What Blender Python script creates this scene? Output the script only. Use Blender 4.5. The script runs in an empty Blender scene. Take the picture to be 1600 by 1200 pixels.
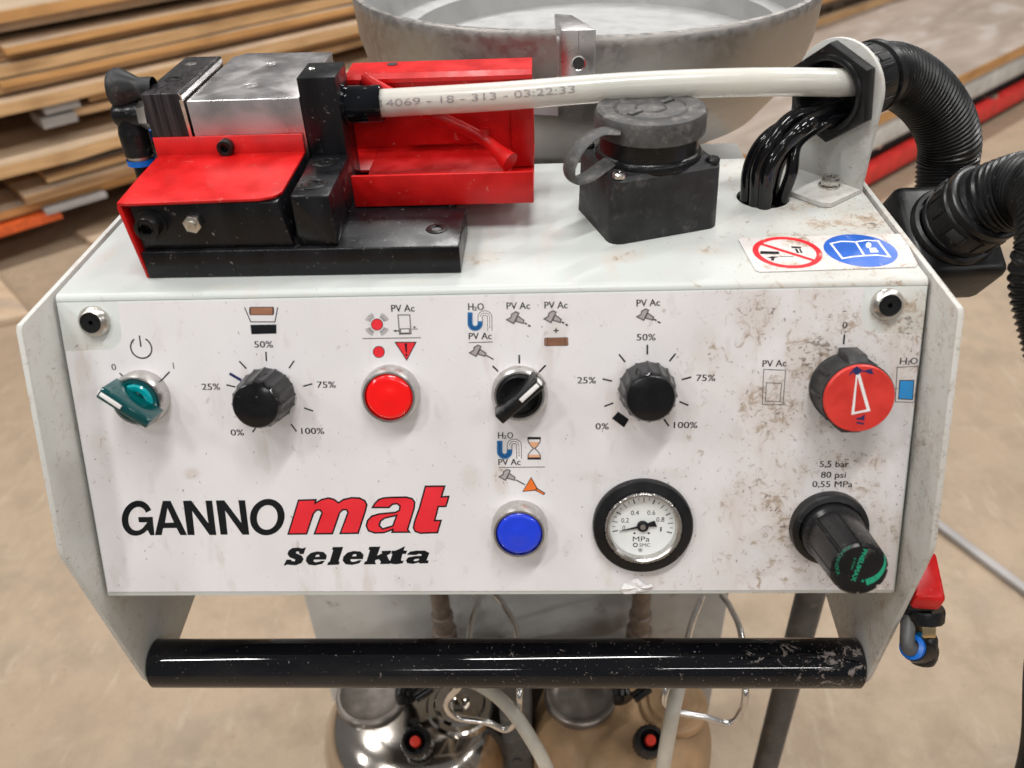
import bpy, bmesh, math, random
from math import pi, sin, cos, radians
from mathutils import Matrix, Vector
from mathutils.geometry import tessellate_polygon

random.seed(7)
SC = bpy.context.scene
COL = SC.collection
V = Vector
# ------------------------------------------------------------------ camera
# machine frame: x to the right, y away from the operator, z up; z = 0 is the
# console's top sheet, which stands Z0 above the floor
Z0 = 0.95
CAM_P = V((0.031886, -0.359984, 0.205563))
CAM_E = (radians(53.71965), radians(2.14337), radians(1.50870))
F_PX = 1316.52
cam_d = bpy.data.cameras.new('camera')
cam = bpy.data.objects.new('camera', cam_d)
COL.objects.link(cam)
cam.location = CAM_P + V((0, 0, Z0))
cam.rotation_euler = CAM_E
cam_d.sensor_width = 36.0
cam_d.lens = 36.0 * F_PX / 1600.0
cam_d.clip_start = 0.01
cam_d.clip_end = 100
cam_d.dof.use_dof = True
cam_d.dof.focus_distance = 0.50
cam_d.dof.aperture_fstop = 8.5
SC.camera = cam
# ------------------------------------------------------------------ light: LED tubes of a workshop ceiling
SC.view_settings.view_transform = 'Standard'
SC.view_settings.look = 'None'
SC.view_settings.exposure = 0.0
SC.view_settings.gamma = 1.0
W = bpy.data.worlds.new('World')
SC.world = W
W.use_nodes = True
W.node_tree.nodes['Background'].inputs[0].default_value = (1.0, 0.975, 0.955, 1)
W.node_tree.nodes['Background'].inputs[1].default_value = 0.17


def tube_lamp(x, y, z, power, length=1.2, rot=0.0):
    l = bpy.data.lights.new('ceiling_lamp', 'AREA')
    l.shape = 'RECTANGLE'
    l.size = length
    l.size_y = 0.10
    l.energy = power
    l.color = (1.0, 0.985, 0.965)
    o = bpy.data.objects.new('ceiling_lamp', l)
    COL.objects.link(o)
    o.location = (x, y, z + Z0)
    o.rotation_euler = (0, 0, rot)
    return o


# three continuous rows of tubes, running at an angle to the console like the sheet piles do
ROT = radians(41)
for lx, ly, ln in ((-1.39, -1.12, 0.65), (0.18, -0.62, 1.25), (1.95, 0.95, 1.25), (3.7, 2.5, 1.25), (-3.2, -3.6, 1.25)):
    tube_lamp(lx, ly, 2.6, 47 * ln / 1.25, ln, ROT)
for lx, ly in ((-0.75, -6.6), (1.3, -4.8), (3.3, -3.1), (5.2, -1.5)):
    tube_lamp(lx, ly, 2.6, 45, 1.25, ROT)
for lx, ly in ((-3.4, -0.9), (-1.6, 0.8), (0.2, 2.5), (2.0, 4.2)):
    tube_lamp(lx, ly, 2.6, 45, 1.25, ROT)

# ------------------------------------------------------------------ measuring helpers (photo pixel -> point on a real plane)
CAM_R = Matrix.Identity(3)
from mathutils import Euler
CAM_R = Euler(CAM_E, 'XYZ').to_matrix()
TILT = radians(20.4044)
NP = V((0, -cos(TILT), sin(TILT)))
DN = V((0, -sin(TILT), -cos(TILT)))


def ray(u, v):
    return CAM_R @ V(((u - 800) / F_PX, -(v - 600) / F_PX, -1.0))


def onP(u, v, n, d):
    r = ray(u, v)
    n = V(n)
    return CAM_P + r * ((d - n.dot(CAM_P)) / n.dot(r))


def onX(u, v, x): return onP(u, v, (1, 0, 0), x)
def onY(u, v, y): return onP(u, v, (0, 1, 0), y)
def onZ(u, v, z): return onP(u, v, (0, 0, 1), z)


def q(u, v, h=0.0):
    """photo pixel -> panel-local x, y (metres) on the sloping front panel"""
    p = onP(u, v, NP, h)
    return (p.x, -(p - NP * h).dot(DN))


def pm(x, s, h=0.0):
    """matrix of a thing mounted on the panel, x / s (down) / h (out) in mm"""
    o = V((x / 1000, 0, 0)) + DN * (s / 1000) + NP * (h / 1000)
    up = -DN
    m = Matrix(((1, up.x, NP.x, o.x), (0, up.y, NP.y, o.y), (0, up.z, NP.z, o.z), (0, 0, 0, 1)))
    return m


def frame(o, z, x=None):
    """matrix at o whose z axis is z"""
    z = V(z).normalized()
    x = V(x) if x is not None else (V((0, 0, 1)) if abs(z.z) < 0.9 else V((1, 0, 0)))
    y = z.cross(x).normalized()
    x = y.cross(z).normalized()
    o = V(o)
    return Matrix(((x.x, y.x, z.x, o.x), (x.y, y.y, z.y, o.y), (x.z, y.z, z.z, o.z), (0, 0, 0, 1)))


# ------------------------------------------------------------------ materials
class NT:
    def __init__(s, name):
        s.m = bpy.data.materials.new(name)
        s.m.use_nodes = True
        s.t = s.m.node_tree
        s.b = s.t.nodes['Principled BSDF']
        s.tc = None

    def n(s, kind, **kw):
        x = s.t.nodes.new(kind)
        for k, v in kw.items():
            setattr(x, k, v)
        return x

    def link(s, a, b): s.t.links.new(a, b)

    def coord(s, scale=(1, 1, 1), rot=(0, 0, 0)):
        if s.tc is None:
            s.tc = s.n('ShaderNodeTexCoord')
        mp = s.n('ShaderNodeMapping')
        mp.inputs['Scale'].default_value = scale
        mp.inputs['Rotation'].default_value = rot
        s.link(s.tc.outputs['Object'], mp.inputs[0])
        return mp.outputs[0]

    def noise(s, scale, detail=4, stretch=(1, 1, 1), rot=(0, 0, 0), rough=0.55, dist=0.0):
        x = s.n('ShaderNodeTexNoise')
        x.inputs['Scale'].default_value = scale
        x.inputs['Detail'].default_value = detail
        x.inputs['Roughness'].default_value = rough
        x.inputs['Distortion'].default_value = dist
        s.link(s.coord(stretch, rot), x.inputs['Vector'])
        return x.outputs[0]

    def ramp(s, fac, lo, hi, a=0.0, b=1.0):
        x = s.n('ShaderNodeMapRange')
        x.interpolation_type = 'SMOOTHSTEP'
        x.inputs[1].default_value = lo
        x.inputs[2].default_value = hi
        x.inputs[3].default_value = a
        x.inputs[4].default_value = b
        s.link(fac, x.inputs[0])
        return x.outputs[0]

    def math(s, op, a, b):
        x = s.n('ShaderNodeMath', operation=op)
        for i, v in enumerate((a, b)):
            if isinstance(v, (int, float)):
                x.inputs[i].default_value = v
            else:
                s.link(v, x.inputs[i])
        return x.outputs[0]

    def mix(s, fac, a, b):
        x = s.n('ShaderNodeMix', data_type='RGBA')
        if isinstance(fac, (int, float)):
            x.inputs[0].default_value = fac
        else:
            s.link(fac, x.inputs[0])
        for i, v in ((6, a), (7, b)):
            if isinstance(v, tuple):
                x.inputs[i].default_value = (*v, 1)
            else:
                s.link(v, x.inputs[i])
        return x.outputs[2]

    def sep(s):
        x = s.n('ShaderNodeSeparateXYZ')
        s.link(s.coord(), x.inputs[0])
        return x.outputs

    def base(s, c):
        if isinstance(c, tuple):
            s.b.inputs['Base Color'].default_value = (*c, 1)
        else:
            s.link(c, s.b.inputs['Base Color'])

    def rough(s, r):
        if isinstance(r, (int, float)):
            s.b.inputs['Roughness'].default_value = r
        else:
            s.link(r, s.b.inputs['Roughness'])

    def bump(s, h, strength=0.2, dist=0.0005):
        x = s.n('ShaderNodeBump')
        x.inputs['Strength'].default_value = strength
        x.inputs['Distance'].default_value = dist
        s.link(h, x.inputs['Height'])
        s.link(x.outputs[0], s.b.inputs['Normal'])


MAT = {}


def mk(name, col, rough=0.5, metal=0.0, var=0.08, vscale=60, bump=0.0, bscale=400, spec=None, dust=None, dust_at=(0.62, 0.75), dscale=250, stretch=(1, 1, 1), trans=0.0, sss=0.0, coat=0.0, emit=0.0):
    """a plain surface with tonal variation, dust flecks and fine relief"""
    t = NT(name)
    t.b.inputs['Metallic'].default_value = metal
    nz = t.noise(vscale, 5, stretch)
    lo = tuple(c * (1 - var) for c in col)
    hi = tuple(min(1, c * (1 + var)) for c in col)
    c = t.mix(t.ramp(nz, 0.3, 0.7), lo, hi)
    dr_ = min(0.08, rough * 0.25)
    r = t.ramp(nz, 0.3, 0.7, rough - dr_, min(1, rough + dr_))
    if dust:
        dz = t.noise(dscale, 6, (1, 1, 1), (0.3, 0.2, 0.5), 0.7)
        dm = t.ramp(dz, *dust_at)
        c = t.mix(dm, c, dust)
    t.base(c)
    t.rough(r)
    if bump:
        t.bump(t.noise(bscale, 3, stretch), bump)
    if spec is not None:
        t.b.inputs['Specular IOR Level'].default_value = spec
    if trans:
        t.b.inputs['Transmission Weight'].default_value = trans
    if sss:
        t.b.inputs['Subsurface Weight'].default_value = sss
        t.b.inputs['Subsurface Radius'].default_value = (0.006, 0.006, 0.005)
        t.b.inputs['Subsurface Scale'].default_value = 1.0
    if coat:
        t.b.inputs['Coat Weight'].default_value = coat
    if emit:
        t.b.inputs['Emission Color'].default_value = (*col, 1)
        t.b.inputs['Emission Strength'].default_value = emit
    MAT[name] = t.m
    return t.m


def worn_white(name, col, heavy=1.0, spots=None, xr=None, rough=0.42, brown=(0.34, 0.25, 0.175), amt=1.0, film=False):
    """powder-coated sheet or printed film: faint drips everywhere, brown glue smears and dark flecks gathered in the given spots
    (x, y, rx, ry, weight in the part's own frame)"""
    t = NT(name)
    nz = t.noise(18, 4)
    c = t.mix(t.ramp(nz, 0.35, 0.65), tuple(v * 0.955 for v in col), col)
    if spots:
        S = None
        wob = t.noise(45, 4)
        for x, y, rx, ry, w in spots:
            mp = t.n('ShaderNodeMapping')
            mp.inputs['Scale'].default_value = (1 / rx, 1 / ry, 0)
            mp.inputs['Location'].default_value = (-x / rx, -y / ry, 0)
            t.coord()
            t.link(t.tc.outputs['Object'], mp.inputs[0])
            ln = t.n('ShaderNodeVectorMath', operation='LENGTH')
            t.link(mp.outputs[0], ln.inputs[0])
            d = t.math('ADD', ln.outputs['Value'], t.math('MULTIPLY', t.math('SUBTRACT', wob, 0.5), 1.6))
            m = t.ramp(d, 1.6, 0.35, 0, w)
            S = m if S is None else t.math('MAXIMUM', S, m)
        if xr:
            S = t.math('MAXIMUM', S, t.ramp(t.sep()[0], xr[0], xr[1], 0, 0.55))
    else:
        S = t.ramp(t.sep()[0], *(xr or (-9, -8)))
    # pale drips everywhere
    dr = t.noise(42, 5, (1.0, 0.32, 1.0), (0, 0, 0.08), 0.6)
    c = t.mix(t.ramp(dr, 0.555, 0.70, 0, 0.36 * amt), c, (0.53, 0.43, 0.375))
    dr2 = t.noise(95, 3, (1.0, 0.45, 1.0), (0, 0, -0.1), 0.5)
    c = t.mix(t.ramp(dr2, 0.62, 0.70, 0, 0.22 * amt), c, (0.55, 0.47, 0.42))
    # soft wash and crusts
    cl = t.noise(34, 4, (1, 0.8, 1), (0, 0, 0.5), 0.55)
    cm = t.math('MULTIPLY', S, t.ramp(cl, 0.26, 0.54))
    c = t.mix(t.math('MULTIPLY', cm, 0.50 * heavy), c, (0.47, 0.365, 0.28))
    sp = t.noise(150, 8, (1.0, 0.85, 1.0), (0, 0, 0.6), 0.72, 0.9)
    thr = t.math('SUBTRACT', sp, t.math('MULTIPLY', t.math('SUBTRACT', 1.0, cm), 0.17))
    c = t.mix(t.ramp(thr, 0.44, 0.585, 0, 0.82 * heavy), c, brown)
    sp2 = t.noise(260, 6, (0.7, 1.0, 1.0), (0, 0, 0.9), 0.7, 1.6)
    thr2 = t.math('SUBTRACT', sp2, t.math('MULTIPLY', t.math('SUBTRACT', 1.0, cm), 0.18))
    c = t.mix(t.ramp(thr2, 0.525, 0.585, 0, 0.85 * heavy), c, (0.14, 0.105, 0.085))
    # sparse flecks
    f1 = t.noise(480, 3, (1.0, 0.6, 1.0), (0, 0, 0.7), 0.6)
    fz = t.math('ADD', f1, t.math('MULTIPLY', S, 0.05))
    c = t.mix(t.ramp(fz, 0.70, 0.735, 0, 0.75), c, (0.16, 0.13, 0.11))
    t.base(c)
    t.rough(t.math('ADD', t.ramp(nz, 0.3, 0.7, rough - 0.06, rough + 0.06), t.math('MULTIPLY', cm, 0.25)))
    if not film:
        t.bump(t.noise(900, 2), 0.10, 0.0003)
    else:
        t.bump(t.noise(25, 2), 0.05, 0.0008)
    MAT[name] = t.m
    return t.m


def film_spot(u, v, rx, ry, w):
    x, y = q(u, v)
    return (x, y, rx / 1000, ry / 1000, w)


def top_spot(u, v, rx, ry, w):
    p = onZ(u, v, 0)
    return (p.x, p.y - 0.08, rx / 1000, ry / 1000, w)


FS = [film_spot(*a) for a in ((1188, 490, 16, 14, 0.75), (1208, 625, 21, 26, 0.8), (1262, 560, 17, 14, 0.9), (1240, 800, 17, 24, 0.95), (1160, 780, 20, 22, 0.6), (1345, 715, 20, 9, 0.75), (1105, 545, 10, 14, 0.55), (1300, 905, 24, 6, 0.75), (1418, 560, 6, 18, 0.75), (1000, 742, 26, 4, 0.55), (985, 655, 10, 7, 0.4), (782, 745, 4, 9, 0.7), (735, 745, 5, 7, 0.45), (300, 740, 4, 3, 0.7), (160, 715, 6, 16, 0.5), (1000, 905, 14, 6, 0.5))]
worn_white('film_white', (0.765, 0.745, 0.755), spots=FS, xr=(0.05, 0.17), rough=0.36, film=True)
worn_white('panel_white', (0.57, 0.595, 0.57), spots=[film_spot(1410, 500, 18, 14, 0.8), film_spot(1300, 930, 60, 5, 0.7), film_spot(130, 540, 12, 8, 0.4)], amt=0.8)
TSP = [top_spot(*a) for a in ((1325, 345, 24, 12, 1.0), (1275, 322, 14, 8, 0.9), (1240, 372, 26, 9, 0.7), (1430, 440, 34, 7, 0.95), (1290, 442, 40, 4, 0.6), (1110, 392, 12, 6, 0.6), (960, 402, 14, 6, 0.5), (755, 402, 10, 7, 0.55), (640, 440, 12, 3, 0.4), (1180, 345, 12, 8, 0.55), (350, 448, 8, 3, 0.4))]
worn_white('sheet_white', (0.505, 0.53, 0.51), spots=TSP, xr=(0.06, 0.2), amt=0.75)
worn_white('label_white', (0.68, 0.645, 0.635), xr=(-0.2, 0.05), spots=[(-0.005, 0.012, 0.016, 0.008, 0.9), (-0.020, -0.014, 0.014, 0.006, 0.7), (0.025, -0.008, 0.016, 0.008, 0.6), (0.05, 0.008, 0.012, 0.012, 0.6)], rough=0.4, film=True)
worn_white('plate_white', (0.56, 0.57, 0.545), heavy=0.5, xr=(-0.9, 0.9), rough=0.45, amt=0.7)
worn_white('plate_dirty', (0.54, 0.545, 0.52), heavy=0.6, xr=(-1.0, 0.6), rough=0.45, amt=0.7)
mk('column_grey', (0.54, 0.54, 0.52), 0.5, var=0.2, vscale=9, dust=(0.30, 0.25, 0.2), dust_at=(0.55, 0.75), dscale=30)
mk('inside_dark', (0.03, 0.03, 0.03), 0.8)
mk('black_gloss', (0.004, 0.005, 0.007), 0.045, var=0.3, spec=0.4, dust=(0.20, 0.17, 0.15), dust_at=(0.66, 0.72), dscale=330)
def bar_mat():
    t = NT('bar_black')
    Z = t.sep()[2]
    wear = t.ramp(Z, 0.09, 0.20)
    mid = t.ramp(Z, -0.12, 0.0, 0.0, 0.35)
    w = t.math('MAXIMUM', wear, mid)
    n1 = t.noise(150, 7, (1, 1, 0.8), (0.4, 0.2, 0.1), 0.72, 0.8)
    th = t.math('SUBTRACT', n1, t.math('MULTIPLY', t.math('SUBTRACT', 1.0, w), 0.14))
    m = t.ramp(th, 0.535, 0.60, 0, 0.85)
    f = t.noise(600, 3)
    m2 = t.ramp(t.math('ADD', f, t.math('MULTIPLY', w, 0.05)), 0.69, 0.72, 0, 0.7)
    m = t.math('MAXIMUM', m, m2)
    sm = t.noise(30, 5, (1, 1, 0.4))
    c = t.mix(m, (0.004, 0.0045, 0.006), (0.20, 0.165, 0.15))
    c = t.mix(t.math('MULTIPLY', t.ramp(sm, 0.5, 0.7), 0.05), c, (0.20, 0.18, 0.17))
    t.base(c)
    t.rough(t.math('ADD', t.math('MULTIPLY', m, 0.5), t.ramp(sm, 0.45, 0.75, 0.035, 0.12)))
    t.b.inputs['Specular IOR Level'].default_value = 0.45
    MAT['bar_black'] = t.m


bar_mat()
mk('black_metal', (0.007, 0.007, 0.0085), 0.28, var=0.35, spec=0.32, dust=(0.20, 0.18, 0.16), dust_at=(0.635, 0.69), dscale=300, bump=0.08, bscale=300, stretch=(1, 1, 0.1))
mk('black_worn', (0.035, 0.030, 0.032), 0.33, metal=0.35, var=0.5, vscale=160, stretch=(4, 1, 0.15), dust=(0.28, 0.24, 0.22), dust_at=(0.62, 0.78), dscale=110, bump=0.2, bscale=300)
mk('black_screw', (0.012, 0.012, 0.0125), 0.34, metal=0.4, var=0.3, dust=(0.22, 0.2, 0.18), dust_at=(0.64, 0.72), dscale=700)
mk('black_plastic', (0.008, 0.008, 0.009), 0.30, var=0.3, spec=0.35, dust=(0.12, 0.11, 0.10), dust_at=(0.62, 0.76), dscale=190, bump=0.1, bscale=900)
mk('dusty_plastic', (0.020, 0.020, 0.021), 0.5, var=0.4, vscale=80, spec=0.3, dust=(0.11, 0.10, 0.097), dust_at=(0.50, 0.8), dscale=90, bump=0.1, bscale=700)
mk('knob_black', (0.005, 0.005, 0.006), 0.16, var=0.3, vscale=120, spec=0.5, dust=(0.14, 0.13, 0.12), dust_at=(0.66, 0.74), dscale=420)
mk('dusty_cap', (0.055, 0.053, 0.052), 0.6, var=0.3, vscale=90, dust=(0.17, 0.155, 0.145), dust_at=(0.46, 0.75), dscale=140, bump=0.12, bscale=600)
mk('rubber_black', (0.007, 0.007, 0.0075), 0.36, var=0.3, spec=0.35, dust=(0.12, 0.11, 0.10), dust_at=(0.60, 0.74), dscale=300)
mk('hose_black', (0.004, 0.004, 0.005), 0.10, var=0.2, dust=(0.2, 0.19, 0.18), dust_at=(0.70, 0.74), dscale=500)
mk('red_paint', (0.52, 0.006, 0.006), 0.36, var=0.16, vscale=55, spec=0.4, dust=(0.58, 0.30, 0.25), dust_at=(0.62, 0.78), dscale=200, bump=0.10, bscale=260)
mk('red_print', (0.78, 0.022, 0.035), 0.4, var=0.05)
mk('red_dial', (0.60, 0.035, 0.025), 0.36, var=0.1, vscale=120, dust=(0.62, 0.22, 0.18), dust_at=(0.62, 0.8), dscale=120)
mk('sign_red', (0.74, 0.02, 0.03), 0.4, var=0.08, dust=(0.46, 0.33, 0.25), dust_at=(0.56, 0.64), dscale=90)
mk('black_print', (0.008, 0.009, 0.011), 0.42, var=0.2, spec=0.2, dust=(0.16, 0.15, 0.14), dust_at=(0.70, 0.74), dscale=520)
mk('dark_print', (0.018, 0.016, 0.018), 0.45, spec=0.2)
mk('grey_print', (0.12, 0.11, 0.11), 0.45, spec=0.2)
mk('aluminium_print', (0.40, 0.36, 0.365), 0.5)
mk('blue_print', (0.008, 0.135, 0.36), 0.42)
mk('sign_blue', (0.018, 0.105, 0.46), 0.4, var=0.1, dust=(0.38, 0.36, 0.4), dust_at=(0.62, 0.68), dscale=150)
mk('pen_blue', (0.01, 0.018, 0.10), 0.5)
mk('light_blue_print', (0.02, 0.26, 0.62), 0.4, dust=(0.2, 0.2, 0.2), dust_at=(0.58, 0.7), dscale=500)
mk('white_print', (0.82, 0.80, 0.79), 0.42)
mk('brown_print', (0.30, 0.135, 0.075), 0.45, var=0.15, vscale=500, stretch=(0.2, 3, 1))
mk('orange_print', (0.85, 0.19, 0.03), 0.42)
mk('sand_print', (0.70, 0.36, 0.20), 0.45)
mk('green_print', (0.006, 0.29, 0.16), 0.5, dust=(0.03, 0.06, 0.05), dust_at=(0.56, 0.66), dscale=600)
mk('chrome', (0.56, 0.54, 0.52), 0.27, metal=1.0, var=0.08, dust=(0.42, 0.37, 0.33), dust_at=(0.58, 0.72), dscale=500)
mk('nickel', (0.58, 0.55, 0.51), 0.36, metal=1.0, var=0.1)
mk('zinc_bolt', (0.62, 0.60, 0.56), 0.3, metal=1.0, var=0.15, vscale=300)
mk('brass', (0.80, 0.62, 0.36), 0.22, metal=1.0)
mk('steel_wire', (0.74, 0.73, 0.72), 0.18, metal=1.0)
mk('aluminium', (0.72, 0.69, 0.69), 0.33, metal=1.0, var=0.04, vscale=40, bump=0.0, bscale=420, dust=(0.50, 0.46, 0.44), dust_at=(0.68, 0.80), dscale=260)
mk('milled_edge', (0.86, 0.85, 0.84), 0.22, metal=1.0, var=0.2, vscale=300)
mk('cast_alu', (0.46, 0.435, 0.41), 0.43, metal=0.95, var=0.05, vscale=160, bump=0.30, bscale=420, dust=(0.42, 0.39, 0.36), dust_at=(0.64, 0.85), dscale=300)
mk('cast_inside', (0.43, 0.43, 0.425), 0.5, metal=0.65, var=0.03, vscale=60, bump=0.2, bscale=260)
mk('milky_tube', (0.80, 0.785, 0.72), 0.22, var=0.04, vscale=30, sss=0.3, trans=0.38)
mk('tube_print', (0.27, 0.24, 0.24), 0.5, var=0.3, vscale=900)
mk('white_hose', (0.62, 0.58, 0.50), 0.4, var=0.08)
mk('green_knob', (0.0, 0.055, 0.058), 0.14, var=0.12, dust=(0.25, 0.27, 0.22), dust_at=(0.70, 0.75), dscale=300, coat=0.5)
mk('teal_lens', (0.0, 0.30, 0.33), 0.18, var=0.1, coat=0.4)
mk('lamp_red', (0.86, 0.004, 0.004), 0.16, var=0.03, coat=0.6, emit=0.10)
mk('lamp_blue', (0.012, 0.05, 0.70), 0.2, var=0.04, coat=0.5)
mk('blue_collar', (0.0, 0.12, 0.52), 0.3)
mk('dial_white', (0.84, 0.86, 0.84), 0.35, var=0.01)
mk('steel_tank', (0.55, 0.505, 0.455), 0.13, metal=1.0, var=0.06, vscale=20)
mk('tan_tank', (0.46, 0.29, 0.155), 0.48, var=0.2, vscale=22, dust=(0.28, 0.16, 0.075), dust_at=(0.55, 0.8), dscale=34, )
mk('tan_fitting', (0.20, 0.15, 0.115), 0.5, var=0.3, vscale=100)
mk('lid_grey', (0.25, 0.22, 0.195), 0.36, metal=0.6, var=0.2, vscale=60)
mk('red_pin', (0.75, 0.05, 0.03), 0.35)
mk('post_grey', (0.075, 0.075, 0.075), 0.5, var=0.3, dust=(0.22, 0.19, 0.16), dust_at=(0.5, 0.8), dscale=60)
mk('rail_red', (0.62, 0.03, 0.025), 0.5, var=0.2, vscale=20)
mk('bar_grey', (0.33, 0.31, 0.30), 0.45, var=0.15, vscale=10)
mk('fork_orange', (0.60, 0.10, 0.02), 0.5, var=0.2)
mk('glass', (1, 1, 1), 0.02, trans=1.0, var=0.0)
g_ = MAT['glass'].node_tree
tr_, gl_, mx_ = g_.nodes.new('ShaderNodeBsdfTransparent'), g_.nodes.new('ShaderNodeBsdfGlossy'), g_.nodes.new('ShaderNodeMixShader')
gl_.inputs['Roughness'].default_value = 0.03
mx_.inputs[0].default_value = 0.05
g_.links.new(tr_.outputs[0], mx_.inputs[1])
g_.links.new(gl_.outputs[0], mx_.inputs[2])
g_.links.new(mx_.outputs[0], g_.nodes['Material Output'].inputs['Surface'])


def floor_mat():
    t = NT('concrete')
    a = t.noise(1.6, 8, (1, 1, 1), (0, 0, 0.3), 0.62)
    b = t.noise(14, 7, (1, 1, 1), (0, 0, 1.1), 0.65)
    c = t.mix(t.ramp(a, 0.30, 0.70), (0.335, 0.248, 0.168), (0.395, 0.298, 0.206))
    c = t.mix(t.ramp(b, 0.38, 0.72, 0, 0.50), c, (0.24, 0.18, 0.125))
    st = t.noise(5.5, 4, (1, 1, 1), (0, 0, 2.0), 0.55)
    c = t.mix(t.ramp(st, 0.58, 0.70, 0, 0.40), c, (0.235, 0.19, 0.15))
    sc = t.noise(38, 4, (1, 0.25, 1), (0, 0, 0.9), 0.7)
    c = t.mix(t.ramp(sc, 0.57, 0.70, 0, 0.32), c, (0.50, 0.41, 0.31))
    g1 = t.noise(240, 5, (1, 1, 1), (0, 0, 0.2), 0.7)
    c = t.mix(t.ramp(g1, 0.50, 0.72, 0, 0.45), c, (0.22, 0.17, 0.125))
    c = t.mix(t.ramp(g1, 0.42, 0.25, 0, 0.40), c, (0.50, 0.41, 0.31))
    s2 = t.noise(22, 6, (0.3, 1, 1), (0, 0, 0.4), 0.7)
    c = t.mix(t.ramp(s2, 0.56, 0.72, 0, 0.30), c, (0.46, 0.38, 0.29))
    sp = t.noise(95, 3)
    c = t.mix(t.ramp(sp, 0.70, 0.74, 0, 0.6), c, (0.15, 0.12, 0.10))
    t.base(c)
    t.rough(t.ramp(b, 0.3, 0.7, 0.5, 0.75))
    t.bump(b, 0.25, 0.004)
    MAT['concrete'] = t.m


floor_mat()


def wood(name, dark, light, scale=6, stretch=(0.08, 1, 4), rough=0.6, stain=None):
    t = NT(name)
    a = t.noise(scale * 4, 6, stretch, (0, 0, 0), 0.6, 0.4)
    b = t.noise(scale * 0.7, 4)
    c = t.mix(t.ramp(a, 0.33, 0.66), dark, light)
    c = t.mix(t.ramp(b, 0.45, 0.75, 0, 0.55), c, tuple(v * 0.72 for v in dark))
    if stain:
        z = t.noise(9, 5, (0.5, 1, 1))
        c = t.mix(t.ramp(z, 0.52, 0.66, 0, 0.7), c, stain)
    t.base(c)
    t.rough(rough)
    t.bump(a, 0.3, 0.002)
    MAT[name] = t.m


wood('ply_edge', (0.36, 0.17, 0.055), (0.72, 0.40, 0.15), stretch=(0.10, 1, 11))
wood('ply_edge_pale', (0.40, 0.215, 0.085), (0.70, 0.46, 0.235), stretch=(0.14, 1, 12))
wood('ply_face', (0.48, 0.345, 0.22), (0.62, 0.475, 0.335), stain=(0.34, 0.28, 0.23))
wood('ply_edge_light', (0.50, 0.30, 0.14), (0.72, 0.50, 0.29), stretch=(0.15, 1, 3))
wood('ply_edge_brown', (0.22, 0.115, 0.05), (0.46, 0.27, 0.125), stretch=(0.12, 1, 3))
wood('ply_grey', (0.285, 0.225, 0.18), (0.38, 0.31, 0.255), scale=3, stretch=(0.3, 1, 1), stain=(0.44, 0.385, 0.35))
wood('chip_dark', (0.10, 0.075, 0.055), (0.17, 0.125, 0.085))


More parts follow.
